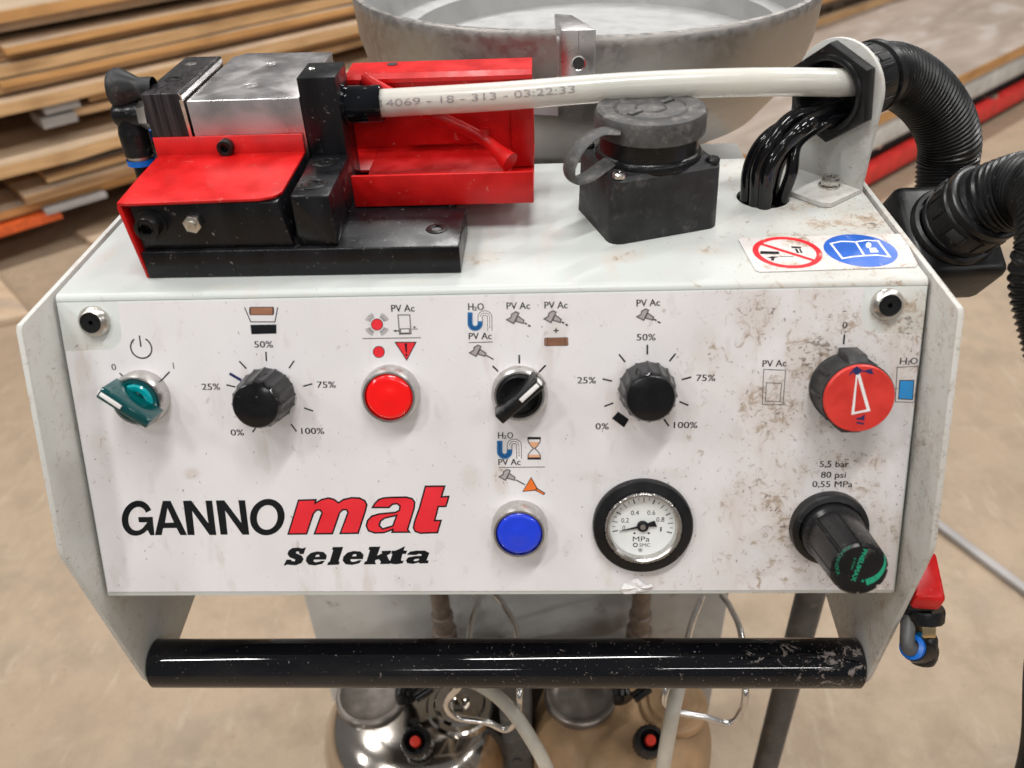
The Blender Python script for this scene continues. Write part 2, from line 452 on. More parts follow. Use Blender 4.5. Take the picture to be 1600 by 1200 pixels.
# ------------------------------------------------------------------ mesh builder
class B:
    def __init__(s):
        s.bm = bmesh.new()

    def add(s, verts, faces, M=None, mi=0):
        vs = [s.bm.verts.new(M @ V(v) if M else V(v)) for v in verts]
        for f in faces:
            try:
                fc = s.bm.faces.new([vs[i] for i in f])
                fc.material_index = mi
            except ValueError:
                pass
        return s

    def merge(s, tmp, M=None, mi=None):
        if M is not None:
            bmesh.ops.transform(tmp, matrix=M, verts=tmp.verts)
        if mi is not None:
            for f in tmp.faces:
                f.material_index = mi
        me = bpy.data.meshes.new('tmp')
        tmp.to_mesh(me)
        tmp.free()
        s.bm.from_mesh(me)
        bpy.data.meshes.remove(me)
        return s

    def box(s, x0, x1, y0, y1, z0, z1, bev=0.0, M=None, mi=None, seg=2):
        t = bmesh.new()
        bmesh.ops.create_cube(t, size=1.0)
        for v in t.verts:
            v.co = V((x0 if v.co.x < 0 else x1, y0 if v.co.y < 0 else y1, z0 if v.co.z < 0 else z1))
        if bev:
            bmesh.ops.bevel(t, geom=list(t.edges), offset=bev, segments=seg, profile=0.5, affect='EDGES')
        return s.merge(t, M, mi)

    def hull(s, pts, bev=0.0, M=None, mi=None):
        """convex solid through the points"""
        t = bmesh.new()
        for p in pts:
            t.verts.new(V(p))
        bmesh.ops.convex_hull(t, input=t.verts)
        bmesh.ops.dissolve_limit(t, angle_limit=0.01, verts=t.verts, edges=t.edges)
        if bev:
            bmesh.ops.bevel(t, geom=list(t.edges), offset=bev, segments=2, profile=0.5, affect='EDGES')
        return s.merge(t, M, mi)

    def prism(s, outer, z0, z1, holes=(), M=None, mi=0, bev=0.0, top_only=False):
        """2-D outline (with holes) raised from z0 to z1 in the local frame of M"""
        loops = [list(outer)] + [list(h) for h in holes]
        flat = [p for l in loops for p in l]
        tris = tessellate_polygon([[V((p[0], p[1], 0)) for p in l] for l in loops])
        t = bmesh.new()
        top = [t.verts.new((p[0], p[1], z1)) for p in flat]
        if not holes:
            ft = t.faces.new(top)
        else:
            for a, b, c in tris:
                try:
                    t.faces.new((top[a], top[b], top[c]))
                except ValueError:
                    pass
        if not top_only:
            bot = [t.verts.new((p[0], p[1], z0)) for p in flat]
            if not holes:
                t.faces.new(list(reversed(bot)))
            else:
                for a, b, c in tris:
                    try:
                        t.faces.new((bot[c], bot[b], bot[a]))
                    except ValueError:
                        pass
            k = 0
            for l in loops:
                n = len(l)
                for i in range(n):
                    j = (i + 1) % n
                    t.faces.new((top[k + i], bot[k + i], bot[k + j], top[k + j]))
                k += n
            bmesh.ops.recalc_face_normals(t, faces=t.faces)
            if bev:
                eds = [e for e in t.edges if abs(e.verts[0].co.z - e.verts[1].co.z) < 1e-7 and len(e.link_faces) == 2 and abs(e.link_faces[0].normal.dot(e.link_faces[1].normal)) < 0.7]
                bmesh.ops.bevel(t, geom=eds, offset=bev, segments=2, profile=0.5, affect='EDGES')
        else:
            for f in t.faces:
                if f.normal.z < 0 or f.calc_area() and (f.normal_update() or f.normal.z < 0):
                    f.normal_flip()
        return s.merge(t, M, mi)

    def lathe(s, prof, seg=40, M=None, mi=0, a0=0.0, a1=2 * pi, rfun=None):
        """profile of (radius, z) turned about z"""
        full = abs(a1 - a0 - 2 * pi) < 1e-6
        n = seg if full else seg + 1
        vs, fs = [], []
        rows = []
        for r, z in prof:
            if r < 1e-7:
                rows.append([len(vs)])
                vs.append((0, 0, z))
            else:
                row = []
                for i in range(n):
                    a = a0 + (a1 - a0) * i / seg
                    k = rfun(a, r, z) if rfun else r
                    row.append(len(vs))
                    vs.append((k * cos(a), k * sin(a), z))
                rows.append(row)
        for a, b in zip(rows, rows[1:]):
            m = n if full else n - 1
            for i in range(m):
                j = (i + 1) % n
                if len(a) == 1 and len(b) == 1:
                    continue
                if len(a) == 1:
                    fs.append((a[0], b[i], b[j]))
                elif len(b) == 1:
                    fs.append((a[i], b[0], a[j]))
                else:
                    fs.append((a[i], b[i], b[j], a[j]))
        t = bmesh.new()
        bv = [t.verts.new(v) for v in vs]
        for f in fs:
            t.faces.new([bv[i] for i in f])
        bmesh.ops.recalc_face_normals(t, faces=t.faces)
        return s.merge(t, M, mi)

    def tube(s, pts, r, seg=16, cap=True, rfun=None, mi=0, flat=1.0, x0=None):
        pts = [V(p) for p in pts]
        n = len(pts)
        tg = [(pts[min(i + 1, n - 1)] - pts[max(i - 1, 0)]).normalized() for i in range(n)]
        x = V(x0) if x0 is not None else (V((0, 0, 1)) if abs(tg[0].z) < 0.9 else V((1, 0, 0)))
        rings = []
        t = bmesh.new()
        for i in range(n):
            x = (x - tg[i] * x.dot(tg[i])).normalized()
            y = tg[i].cross(x)
            k = rfun(i) if rfun else r
            rings.append([t.verts.new(pts[i] + x * (k * cos(2 * pi * j / seg)) + y * (k * flat * sin(2 * pi * j / seg))) for j in range(seg)])
        for a, b in zip(rings, rings[1:]):
            for j in range(seg):
                t.faces.new((a[j], a[(j + 1) % seg], b[(j + 1) % seg], b[j]))
        if cap:
            t.faces.new(list(reversed(rings[0])))
            t.faces.new(rings[-1])
        return s.merge(t, None, mi)


ROOTW = {}


def smooth(me, ang=38):
    me.shade_smooth()
    me.set_sharp_from_angle(angle=radians(ang))


def obj(name, b, mats, parent=None, M=None, label=None, cat=None, group=None, kind=None, ang=38):
    """link a builder's mesh as ONE object; M: the geometry is in M's local frame, else in the machine frame"""
    if M is None:
        co = [v.co for v in b.bm.verts]
        c = V([(min(v[i] for v in co) + max(v[i] for v in co)) / 2 for i in range(3)])
        c.z = min(v.z for v in co)
        bmesh.ops.translate(b.bm, vec=-c, verts=b.bm.verts)
        M = Matrix.Translation(c)
    me = bpy.data.meshes.new(name)
    b.bm.to_mesh(me)
    b.bm.free()
    if not isinstance(mats, (list, tuple)):
        mats = [mats]
    for m in mats:
        me.materials.append(MAT[m])
    smooth(me, ang)
    o = bpy.data.objects.new(name, me)
    COL.objects.link(o)
    place(o, M, parent)
    tag(o, label, cat, group, kind)
    return o


def place(o, M, parent):
    w = Matrix.Translation((0, 0, Z0)) @ M
    ROOTW[o.name] = w
    if parent is not None:
        o.parent = parent
        o.matrix_basis = ROOTW[parent.name].inverted() @ w
    else:
        o.matrix_basis = w


def tag(o, label=None, cat=None, group=None, kind=None):
    for k, v in (('label', label), ('category', cat), ('group', group), ('kind', kind)):
        if v:
            o[k] = v


def thing(name, loc, label, cat, group=None):
    o = bpy.data.objects.new(name, None)
    COL.objects.link(o)
    o.empty_display_size = 0.02
    place(o, Matrix.Translation(loc), None)
    tag(o, label, cat, group)
    return o


def circ(cx, cy, r, n=32, a0=0.0, a1=2 * pi, ry=None):
    ry = r if ry is None else ry
    full = abs(a1 - a0 - 2 * pi) < 1e-6
    m = n if full else n + 1
    return [(cx + r * cos(a0 + (a1 - a0) * i / n), cy + ry * sin(a0 + (a1 - a0) * i / n)) for i in range(m)]


def hexa(r, rot=0.0, n=6):
    return [(r * cos(rot + 2 * pi * i / n), r * sin(rot + 2 * pi * i / n)) for i in range(n)]


def spline(pts, n=12):
    """Catmull-Rom through the points"""
    P = [V(p) for p in pts]
    P = [P[0] * 2 - P[1]] + P + [P[-1] * 2 - P[-2]]
    out = []
    for i in range(1, len(P) - 2):
        a, b, c, d = P[i - 1:i + 3]
        for k in range(n):
            t = k / n
            out.append(0.5 * ((2 * b) + (c - a) * t + (2 * a - 5 * b + 4 * c - d) * t * t + (3 * b - a - 3 * c + d) * t ** 3))
    out.append(P[-2].copy())
    return out


def resample(pts, step):
    out = [pts[0].copy()]
    acc = 0.0
    for a, b in zip(pts, pts[1:]):
        L = (b - a).length
        if L < 1e-9:
            continue
        d = step - acc
        while d <= L:
            out.append(a + (b - a) * (d / L))
            d += step
        acc = (acc + L) % step if False else L - (d - step)
    return out


# ================================================================== the setting
b = B()
b.box(-9, 9, -6, 12, -Z0 - 0.05, -Z0)
obj('floor', b, 'concrete', kind='structure', M=Matrix.Translation((0, 0, 0)))

# ================================================================== control console
console = thing('control_console', (0, 0.05, -Z0), 'white steel control console with knobs, buttons, a gauge and a black grab bar', 'control console')
HW = 0.2145
RB = 0.0042
TB = RB * math.tan((pi / 2 - TILT) / 2)
# top sheet with cable hole and rolled front edge
b = B()
hole = circ(0.1565, 0.0975 - 0.08, 0.0148, 36)
TM = Matrix.Translation((0, 0.08, 0))
b.prism([(-HW, TB - 0.08), (HW, TB - 0.08), (HW, 0.077), (-HW, 0.077)], -0.0025, 0.0, [hole])
prof = []
for i in range(9):
    a = (pi / 2 - TILT) * i / 8
    prof.append((TB - RB * sin(a), -RB + RB * cos(a)))
inn = [(TB - (RB - 0.0022) * sin((pi / 2 - TILT) * i / 8), -RB + (RB - 0.0022) * cos((pi / 2 - TILT) * i / 8)) for i in range(9)]
ol = prof + list(reversed(inn))
# local frame: x=y-machine, y=z-machine, z=x-machine
YZ = Matrix(((0, 0, 1, 0), (1, 0, 0, 0), (0, 1, 0, 0), (0, 0, 0, 1)))
b.prism(ol, -HW, HW, M=Matrix.Translation((0, -0.08, 0)) @ YZ)
top_sheet = obj('top_sheet', b, 'sheet_white', console, M=TM)

# front panel with returned lower lip
PM0 = pm(0, 0, 0)
b = B()
b.box(-HW, HW, -0.1683, -0.0031, -0.0022, 0.0, 0.0004)
b.box(-HW, HW, -0.1683, -0.1663, -0.014, -0.0024, 0.0006)
front_panel = obj('front_panel', b, 'panel_white', console, M=PM0)

# printed film over the panel, its two upper corners cut out round the screws
FT = 0.0004
ol = [(-0.1832, -0.0037)]
ol += [(-0.1832, -0.019)] + [(-0.1927 + 0.0095 * cos(a), -0.0187 + 0.0095 * sin(a)) for a in [-pi / 2 * i / 8 for i in range(9)]]
ol += [(-0.2138, -0.0283), (-0.2136, -0.1655), (0.2134, -0.1662), (0.2138, -0.0268)]
ol += [(0.1937 - 0.0095 * sin(a), -0.0173 - 0.0095 * cos(a)) for a in [pi / 2 * i / 8 for i in range(9)]]
ol += [(0.1842, -0.0037)]
b = B()
b.prism(list(reversed(ol)), 0.0001, FT, M=None)
film = obj('panel_film', b, 'film_white', console, M=PM0)

# enclosure behind the panel, column and feet
b = B()
b.hull([(x, y, z) for x in (-0.209, 0.209) for y, z in ((0.012, -0.004), (0.153, -0.004), (0.153, -0.15), (-0.038, -0.15))])
obj('enclosure', b, 'inside_dark', console)
b = B()
b.box(-0.2205, 0.2085, 0.195, 0.40, -Z0 + 0.06, -0.08, 0.004)
obj('column', b, 'column_grey', console)
b = B()
b.box(-0.24, 0.24, 0.0, 0.44, -Z0 + 0.02, -Z0 + 0.06, 0.004)
obj('base_plate', b, 'post_grey', console)
b = B()
b.box(-0.017, 0.012, 0.075, 0.11, -Z0 + 0.06, -0.43, 0.004)
for zz in (-0.50, -0.56, -0.62):
    b.lathe([(0, 0.0012), (0.004, 0.0012), (0.0045, 0)], 14, frame((-0.003, 0.0748, zz), (0, -1, 0)))
obj('middle_post', b, 'post_grey', console)
legt = onY(1266, 930, 0.13)
b = B()
b.tube([(legt.x, 0.13, -0.14), (legt.x, 0.13, -Z0 + 0.05)], 0.0125, 20)
obj('tubular_leg', b, 'post_grey', console)

# side plates
pl = [(0.157, 0.001), (-0.0285, 0.001), (-0.0305, -0.001), (-0.0705, -0.1075), (-0.0712, -0.1125), (-0.0655, -0.166), (-0.0575, -0.236), (-0.050, -0.2565), (-0.0465, -0.2585), (0.0165, -0.2535), (0.157, -0.2535)]
for s in (-1, 1):
    b = B()
    x0 = 0.2165 if s > 0 else -0.2195
    b.prism(pl, x0, x0 + 0.003, M=YZ, bev=0.0006)
    obj('side_plate', b, 'plate_dirty' if s > 0 else 'plate_white', console)

# grab bar
b = B()
b.lathe([(0, -0.2160), (0.0140, -0.2160), (0.0147, -0.2152), (0.0147, 0.2152), (0.0140, 0.2160), (0, 0.2160)], 64)
obj('grab_bar', b, 'bar_black', console, M=frame((0, -0.0445, -0.2388), (1, 0, 0), (0, 0, 1)))

# corner screws
for u, v in ((140, 505), (1392, 478)):
    x, y = q(u, v, 0.005)
    b = B()
    b.lathe([(0.0079, 0), (0.0079, 0.0012), (0.0075, 0.0020), (0.0058, 0.0042), (0.0054, 0.0044), (0.0052, 0.0038)], 40)
    o = obj('corner_screw', b, 'nickel', console, M=pm(x * 1000, -y * 1000, 0.05))
    b = B()
    b.prism(circ(0, 0, 0.0052, 30), 0.0005, 0.0041, [hexa(0.0013, 0.3)])
    b.prism(circ(0, 0, 0.0025, 16), 0.0004, 0.0008)
    obj('hex_socket', b, 'black_screw', o, M=pm(x * 1000, -y * 1000, 0.05))


# ------------------------------------------------------------------ print on the film
H1 = FT + 0.00006


class Print:
    def __init__(s): s.b = {}

    def get(s, mat):
        return s.b.setdefault(mat, B())

    def fill(s, mat, loops, lvl=0, raw=False):
        """loops in photo pixels (outer, then holes)"""
        L = [l if raw else [q(u, v) for u, v in l] for l in loops]
        s.get(mat).prism(L[0], 0, H1 + lvl * 0.00005, L[1:], top_only=True)

    def stroke(s, mat, pts, w, lvl=0, closed=False, raw=False):
        P = [V(p if raw else q(*p)) for p in pts]
        P = [V((p[0], p[1])) for p in P]
        w = w / 2000
        n = len(P)
        lft, rgt = [], []
        for i in range(n):
            if closed:
                d0 = (P[i] - P[i - 1]).normalized()
                d1 = (P[(i + 1) % n] - P[i]).normalized()
            else:
                d0 = (P[i] - P[max(i - 1, 0)]).normalized() if i else (P[1] - P[0]).normalized()
                d1 = (P[min(i + 1, n - 1)] - P[i]).normalized() if i < n - 1 else d0
            t = d0 + d1
            t = t.normalized() if t.length > 1e-6 else d0
            nn = V((-t.y, t.x))
            k = 1 / max(0.35, nn.dot(V((-d0.y, d0.x))))
            lft.append(P[i] + nn * w * k)
            rgt.append(P[i] - nn * w * k)
        z = H1 + lvl * 0.00005
        vs = [(p.x, p.y, z) for p in lft] + [(p.x, p.y, z) for p in rgt]
        m = n if closed else n - 1
        fs = [(i, n + i, n + (i + 1) % n, (i + 1) % n) for i in range(m)]
        s.get(mat).add(vs, fs)

    def text(s, mat, body, p0, p1, cap, bold=0.0, shear=0.0, lvl=0):
        """baseline from pixel p0 to p1 (ink to ink), cap height in mm"""
        A, C = V(q(*p0)), V(q(*p1))
        for k_, dx_ in enumerate((-0.00008, 0.00008)):
            o_ = V((dx_, 0.0))
            text_mesh(s.get(mat), body, A + o_, C + o_, cap / 1000, H1 + lvl * 0.00005 + k_ * 0.00001, 0.0, shear)

    def out(s, name, parent, M=PM0):
        res = []
        for mat, b in s.b.items():
            res.append(obj(name, b, mat, parent, M=M, kind='stuff'))
        s.b = {}
        return res


CAPH = [None]


def text_raw(body, bold=0.0, shear=0.0):
    c = bpy.data.curves.new('t', 'FONT')
    c.body = body
    c.size = 1.0
    c.offset = bold
    c.shear = shear
    c.resolution_u = 3
    o = bpy.data.objects.new('t', c)
    me = bpy.data.meshes.new_from_object(o)
    vs = [v.co.copy() for v in me.vertices]
    fs = [tuple(p.vertices) for p in me.polygons]
    bpy.data.meshes.remove(me)
    bpy.data.objects.remove(o)
    bpy.data.curves.remove(c)
    return vs, fs


def text_mesh(b, body, A, C, cap, z, bold=0.0, shear=0.0, M=None):
    if CAPH[0] is None:
        vs, _ = text_raw('H')
        CAPH[0] = max(v.y for v in vs)
    vs, fs = text_raw(body, bold, shear)
    x0, x1 = min(v.x for v in vs), max(v.x for v in vs)
    d = (C - A)
    L = d.length
    d = d / L
    n = V((-d.y, d.x))
    sx = L / (x1 - x0)
    sy = cap / CAPH[0]
    out = []
    for v in vs:
        p = A + d * ((v.x - x0) * sx) + n * (v.y * sy)
        out.append((p.x, p.y, z))
    b.add(out, fs, M)


# a frame for zoomed readings of the photograph: zoom pixel -> photo pixel
def zf(ox, oy, k):
    return lambda pts: [(ox + u / k, oy + v / k) for u, v in pts]


P = Print()
TS = 0.75     # thin line, mm
# --- power switch scale
c0 = (221.3, 543.3)
pc = q(*c0)
P.stroke('dark_print', circ(pc[0], pc[1], 0.0054, 30, radians(90 + 32), radians(90 + 328)), 0.75, raw=True)
P.stroke('dark_print', [(218.3, 524), (220.9, 541.5)], 0.75)
P.text('grey_print', '0', (175.7, 578), (182.7, 578), 3.3)
P.stroke('grey_print', [(270.8, 566), (272.4, 576)], 0.5)
P.stroke('dark_print', [(187.2, 582.6), (199, 592)], 0.75)
P.stroke('dark_print', [(265.5, 580.5), (251, 596)], 0.75)
P.out('switch_scale', film)
# --- left dial scale
z5 = zf(20, 420, 3.0)
for a, c in (((1188, 388), (1190, 432)), ((1063, 432), (1096, 467)), ((1003, 543), (1046, 553)), ((1320, 430), (1296, 465)), ((1363, 549), (1405, 538)), ((1366, 651), (1409, 665)), ((1305, 726), (1331, 761)), ((1141, 742), (1125, 765))):
    P.stroke('black_print', z5([a, c]), 0.75)
P.stroke('pen_blue', z5([(1018, 490), (1072, 521)]), 1.5, 1)
for tx, x0, x1, y in (('50%', 398.3, 427.3, 542.7), ('25%', 316.5, 344.5, 608.7), ('75%', 496, 525, 605.5), ('0%', 361.5, 382, 680), ('100%', 471.5, 507, 677.6)):
    P.text('dark_print', tx, (x0, y), (x1, y), 3.3)
P.out('dial_scale', film)
for pts in ([(1088, 180), (1117, 248), (1230, 248), (1243, 180)],):
    P.stroke('dark_print', z5(pts), 0.5)
P.fill('black_print', [z5([(1115, 262), (1237, 260), (1237, 303), (1120, 306)])])
P.fill('dark_print', [z5([(1112, 178), (1222, 177), (1226, 184), (1226, 210), (1221, 217), (1114, 217), (1110, 210), (1109, 185)])], -1)
P.fill('brown_print', [z5([(1116, 181), (1219, 180), (1219, 214), (1117, 214)])], 1)
P.out('pictogram', film)
# --- warning lamp legend
z3 = zf(560, 460, 10.0)
for c, e in (((293, 468), 'red_print'), ((322, 895), 'red_print')):
    P.fill('dark_print', [z3(circ(c[0], c[1], 94, 32))], 0)
    P.fill(e, [z3(circ(c[0], c[1], 84, 32))], 1)
for ang in (45, 135, 225, 315):
    for k in range(-3, 4):
        a = radians(ang + k * 7)
        P.stroke('grey_print', z3([(293 + 112 * cos(a), 468 - 112 * sin(a)), (293 + 205 * cos(a) * 0.98, 468 - 195 * sin(a))]), 0.28)
P.text('dark_print', 'PV Ac', (612, 487), (648, 486.5), 3.5)
P.stroke('grey_print', z3([(622, 318), (805, 318), (825, 612), (645, 618)]), 0.55, 0, True)
P.stroke('grey_print', z3([(660, 537), (800, 534), (802, 598), (663, 602)]), 0.5, 0, True)
P.fill('white_print', [z3([(668, 545), (792, 543), (794, 590), (671, 593)])], 1)
P.stroke('dark_print', z3([(640, 567), (575, 567)]), 0.6)
P.fill('dark_print', [z3([(540, 567), (590, 548), (590, 588)])], 0)
P.stroke('grey_print', z3([(838, 540), (930, 538)]), 0.45)
P.fill('dark_print', [z3([(850, 500), (905, 498), (878, 530)])], 0)
P.stroke('grey_print', z3([(65, 687), (980, 674)]), 0.45)
P.fill('dark_print', [z3([(563, 738), (915, 736), (758, 1038)])], 0)
P.fill('red_print', [z3([(595, 754), (888, 752), (756, 1008)])], 1)
P.fill('black_print', [z3([(724, 762), (764, 762), (760, 905), (742, 905)]), ], 2)
P.fill('black_print', [z3(circ(753, 942, 17, 16))], 2)
P.out('pictogram', film)
# --- selector legend
z4 = zf(710, 455, 8.0)


def gun(f, dx=0, dy=0, k=1.0):
    g = lambda pts: f([(655 + (x - 655) * k + dx, 355 + (y - 355) * k + dy) for x, y in pts])
    head = [(655, 355), (708, 325), (718, 283), (768, 254), (806, 272), (742, 402)]
    bar = [(790, 305), (870, 362), (860, 400), (765, 372)]
    for pg in (head, bar):
        P.stroke('grey_print', g(pg), 0.62, 1, True)
    P.fill('aluminium_print', [g(head)], 0)
    P.fill('aluminium_print', [g(bar)], 0)
    return g




def siphon(f, dx=0, dy=0, k=1.0):
    g = lambda pts: f([(197 + (x - 197) * k + dx, 265 + (y - 265) * k + dy) for x, y in pts])
    u = [(197, 262), (197, 400)] + [(260 + 63 * cos(pi - pi * i / 10) * 1.0, 400 + 62 * sin(pi * i / 10)) for i in range(1, 11)] + [(322, 372)]
    h = [(322, 375), (322, 320)] + [(382 - 60 * cos(pi * i / 10), 320 - 50 * sin(pi * i / 10)) for i in range(1, 11)] + [(444, 490)]
    P.stroke('grey_print', g(h), 2.45 * k, 0)
    P.stroke('white_print', g(h), 1.75 * k, 1)
    P.stroke('dark_print', g(h[1:-1] + [(444, 455)]), 0.3, 2)
    P.fill('dark_print', [g([(437, 445), (451, 445), (444, 468)])], 3)
    P.stroke('blue_print', g(u), 2.5 * k, 2)
    P.stroke('pen_blue', g([(197, 290), (197, 400)] + u[2:-1]), 0.35, 3)


P.text('dark_print', 'H', zf(710, 455, 8)([(175, 236)])[0], z4([(240, 236)])[0], 3.5)
P.text('dark_print', '2', z4([(247, 240)])[0], z4([(282, 240)])[0], 1.9)
P.text('dark_print', 'O', z4([(290, 235)])[0], z4([(368, 234)])[0], 3.4)
siphon(z4)
P.text('dark_print', 'PV Ac', z4([(183, 600)])[0], z4([(467, 597)])[0], 3.3)
P.stroke('grey_print', z4([(180, 640), (480, 632)]), 0.45)
g = gun(z4, -466, 412, 0.95)
P.stroke('dark_print', z4([(398, 798), (490, 851)]), 0.6)
P.out('pictogram', film)
P.text('dark_print', 'PV Ac', z4([(655, 224)])[0], z4([(945, 220)])[0], 3.4)
gun(z4)
for a, c in (((878, 394), (906, 411)), ((922, 421), (952, 440))):
    P.stroke('black_print', z4([a, c]), 0.8)
P.out('pictogram', film)
P.text('dark_print', 'PV Ac', z4([(1127, 216)])[0], z4([(1415, 212)])[0], 3.4)
gun(z4, 465, -12)
for a, c in (((1343, 382), (1371, 399)), ((1388, 409), (1417, 428))):
    P.stroke('black_print', z4([a, c]), 0.8)
P.stroke('dark_print', z4([(1236, 491), (1304, 489)]), 0.55)
P.stroke('dark_print', z4([(1269, 458), (1271, 523)]), 0.55)
P.fill('dark_print', [z4([(1135, 580), (1410, 573), (1422, 585), (1424, 668), (1412, 680), (1138, 684), (1124, 672), (1122, 592)])], 0)
P.fill('brown_print', [z4([(1139, 587), (1406, 580), (1415, 590), (1417, 664), (1408, 673), (1142, 677), (1131, 668), (1129, 597)])], 1)
for xx in (1160, 1385):
    P.stroke('dark_print', z4([(xx, 583), (xx + 3, 676)]), 0.35, 2)
for k in range(4):
    P.stroke('dark_print', z4([(1172, 603 + k * 19), (1378, 598 + k * 19)]), 0.2, 2)
P.out('pictogram', film)
for a, c in (((810, 793), (812, 900)), ((478, 932), (548, 1000)), ((1142, 922), (1056, 1010))):
    P.stroke('black_print', z4([a, c]), 0.85)
P.out('selector_scale', film)
# --- cleaning button legend
zb = zf(750, 660, 9.23)
P.text('dark_print', 'H', zb([(262, 228)])[0], zb([(335, 228)])[0], 3.4)
P.text('dark_print', '2', zb([(342, 232)])[0], zb([(384, 232)])[0], 1.9)
P.text('dark_print', 'O', zb([(395, 227)])[0], zb([(478, 226)])[0], 3.3)
siphon(zb, 88, -2, 1.13)
P.text('dark_print', 'PV Ac', zb([(268, 612)])[0], zb([(585, 610)])[0], 3.4)
P.stroke('grey_print', zb([(270, 645), (937, 638)]), 0.42)
gun(zb, -380, 425, 1.07)
P.stroke('dark_print', zb([(512, 822), (650, 895)]), 0.6)
P.fill('dark_print', [zb([(737, 780), (828, 942), (945, 1015), (920, 1045), (795, 978), (608, 998)])], 0)
P.fill('orange_print', [zb([(737, 800), (815, 945), (790, 968), (625, 985)])], 1)
P.fill('orange_print', [zb([(825, 957), (928, 1018), (915, 1033), (806, 972)])], 1)
P.stroke('dark_print', zb([(685, 222), (876, 222)]), 1.3, 2)
P.stroke('dark_print', zb([(685, 515), (878, 515)]), 1.2, 2)
lc = [(690, 230), (697, 275), (735, 335), (772, 370), (735, 405), (697, 455), (690, 505)]
P.stroke('grey_print', zb(lc), 0.5, 2)
P.stroke('grey_print', zb([(1562 - x, y) for x, y in lc]), 0.5, 2)
P.fill('sand_print', [zb([(702, 278), (860, 278), (826, 335), (785, 362), (738, 332)])], 1)
P.fill('sand_print', [zb([(697, 462), (865, 462), (872, 505), (692, 505)])], 1)
P.out('pictogram', film)
# --- right dial scale
zg = zf(880, 440, 2.4)
P.text('dark_print', 'PV Ac', (994.6, 478.8), (1031, 477.5), 3.4)
gun(zf(0, 0, 1), 995 - 655, 494.5 - 355, 0.121)
for a, c in (((340, 140), (349, 146)), ((354, 149), (364, 155))):
    P.stroke('black_print', zg([a, c]), 0.75)
P.out('pictogram', film)
for tx, x0, x1, y in (('50%', 994.6, 1024, 531.7), ('25%', 902, 930.8, 598.7), ('75%', 1087.5, 1117, 595), ('0%', 930.5, 951, 670.4), ('100%', 1052.5, 1089.3, 668.5)):
    P.text('dark_print', tx, (x0, y), (x1, y), 3.3)
for a, c in (((315, 236), (315, 273)), ((209, 272), (232, 301)), ((147, 364), (183, 372)), ((154, 467), (188, 454)), ((421, 269), (398, 298)), ((444, 367), (480, 357)), ((435, 449), (469, 463)), ((377, 514), (396, 541))):
    P.stroke('black_print', zg([a, c]), 0.85)
P.fill('black_print', [zg([(182, 512), (206, 486), (246, 515), (228, 546)])], 1)
P.out('dial_scale', film)
# --- water valve legend and pressure figures
zh = zf(1140, 420, 2.308)
P.text('dark_print', '0', (1315.5, 512.7), (1323, 512.7), 3.2)
P.stroke('black_print', zh([(413, 236), (410, 272)]), 0.85)
P.stroke('grey_print', zh([(406, 153), (421, 152)]), 0.5)
P.text('dark_print', 'PV Ac', (1191, 573), (1228, 572), 3.4)
P.stroke('grey_print', zh([(122, 362), (201, 365), (192, 490), (117, 488)]), 0.4, 0, True)
P.stroke('grey_print', zh([(132, 410), (187, 412), (180, 478), (128, 476)]), 0.4, 0, True)
P.text('dark_print', 'H', (1405, 569), (1415.5, 569), 3.3)
P.text('dark_print', '2', (1416.5, 569.5), (1421, 569.5), 1.9)
P.text('dark_print', 'O', (1421.5, 568.5), (1432.5, 568.5), 3.2)
P.stroke('grey_print', zh([(603, 355), (679, 350), (665, 481), (596, 479)]), 0.4, 0, True)
P.fill('dark_print', [zh([(611, 400), (665, 400), (660, 472), (606, 470)])], 0)
P.fill('light_blue_print', [zh([(614, 403), (662, 403), (657, 469), (609, 467)])], 1)
P.text('dark_print', '5,5 bar', (1280, 729.3), (1325.5, 729.3), 3.3)
P.text('dark_print', '80 psi', (1282, 746), (1320.7, 746), 3.3)
P.text('dark_print', '0,55 MPa', (1268.7, 760.6), (1331, 760.6), 3.3)
P.out('valve_legend', film)
# --- maker's name
z1 = zf(180, 740, 5.714)


def ell(cx, cy, rx, ry, n=40, a0=0, a1=360, tilt=0.0):
    out = []
    for i in range(n + (0 if a1 - a0 == 360 else 1)):
        a = radians(a0 + (a1 - a0) * i / n)
        out.append((cx + rx * cos(a) - ry * sin(a) * tilt, cy - ry * sin(a)))
    return out


Go = ell(198, 395, 136, 157, 34, 28, 322, -0.10)
Gi = ell(203, 400, 84, 108, 30, 305, 32, -0.10)
Gp = Go + [(312, 545 - 35)] + [(318, 548), (352, 545), (338, 383), (208, 385), (215, 432), (292, 432)] + Gi
P.fill('black_print', [z1(ell(198, 395, 136, 157, 34, 27, 318, -0.08) + [(318, 548), (354, 546), (338, 383), (208, 385), (215, 432), (290, 432)] + ell(203, 400, 82, 106, 26, 312, 30, -0.08))])
P.fill('black_print', [z1([(428, 240), (497, 240), (645, 546), (585, 546), (550, 482), (432, 484), (418, 546), (358, 546)]), z1([(448, 436), (527, 434), (470, 305)])])
for dx, dy in ((0, 0), (294, -3)):
    P.fill('black_print', [z1([(x + dx, y + dy) for x, y in [(608, 240), (682, 238), (835, 440), (808, 238), (868, 238), (906, 545), (845, 545), (690, 330), (713, 545), (650, 545)]])])
P.fill('black_print', [z1(ell(1360, 385, 155, 163, 44, 0, 360, -0.06)), z1(list(reversed(ell(1360, 388, 92, 110, 40, 0, 360, -0.06))))])
z2 = zf(430, 740, 5.517)


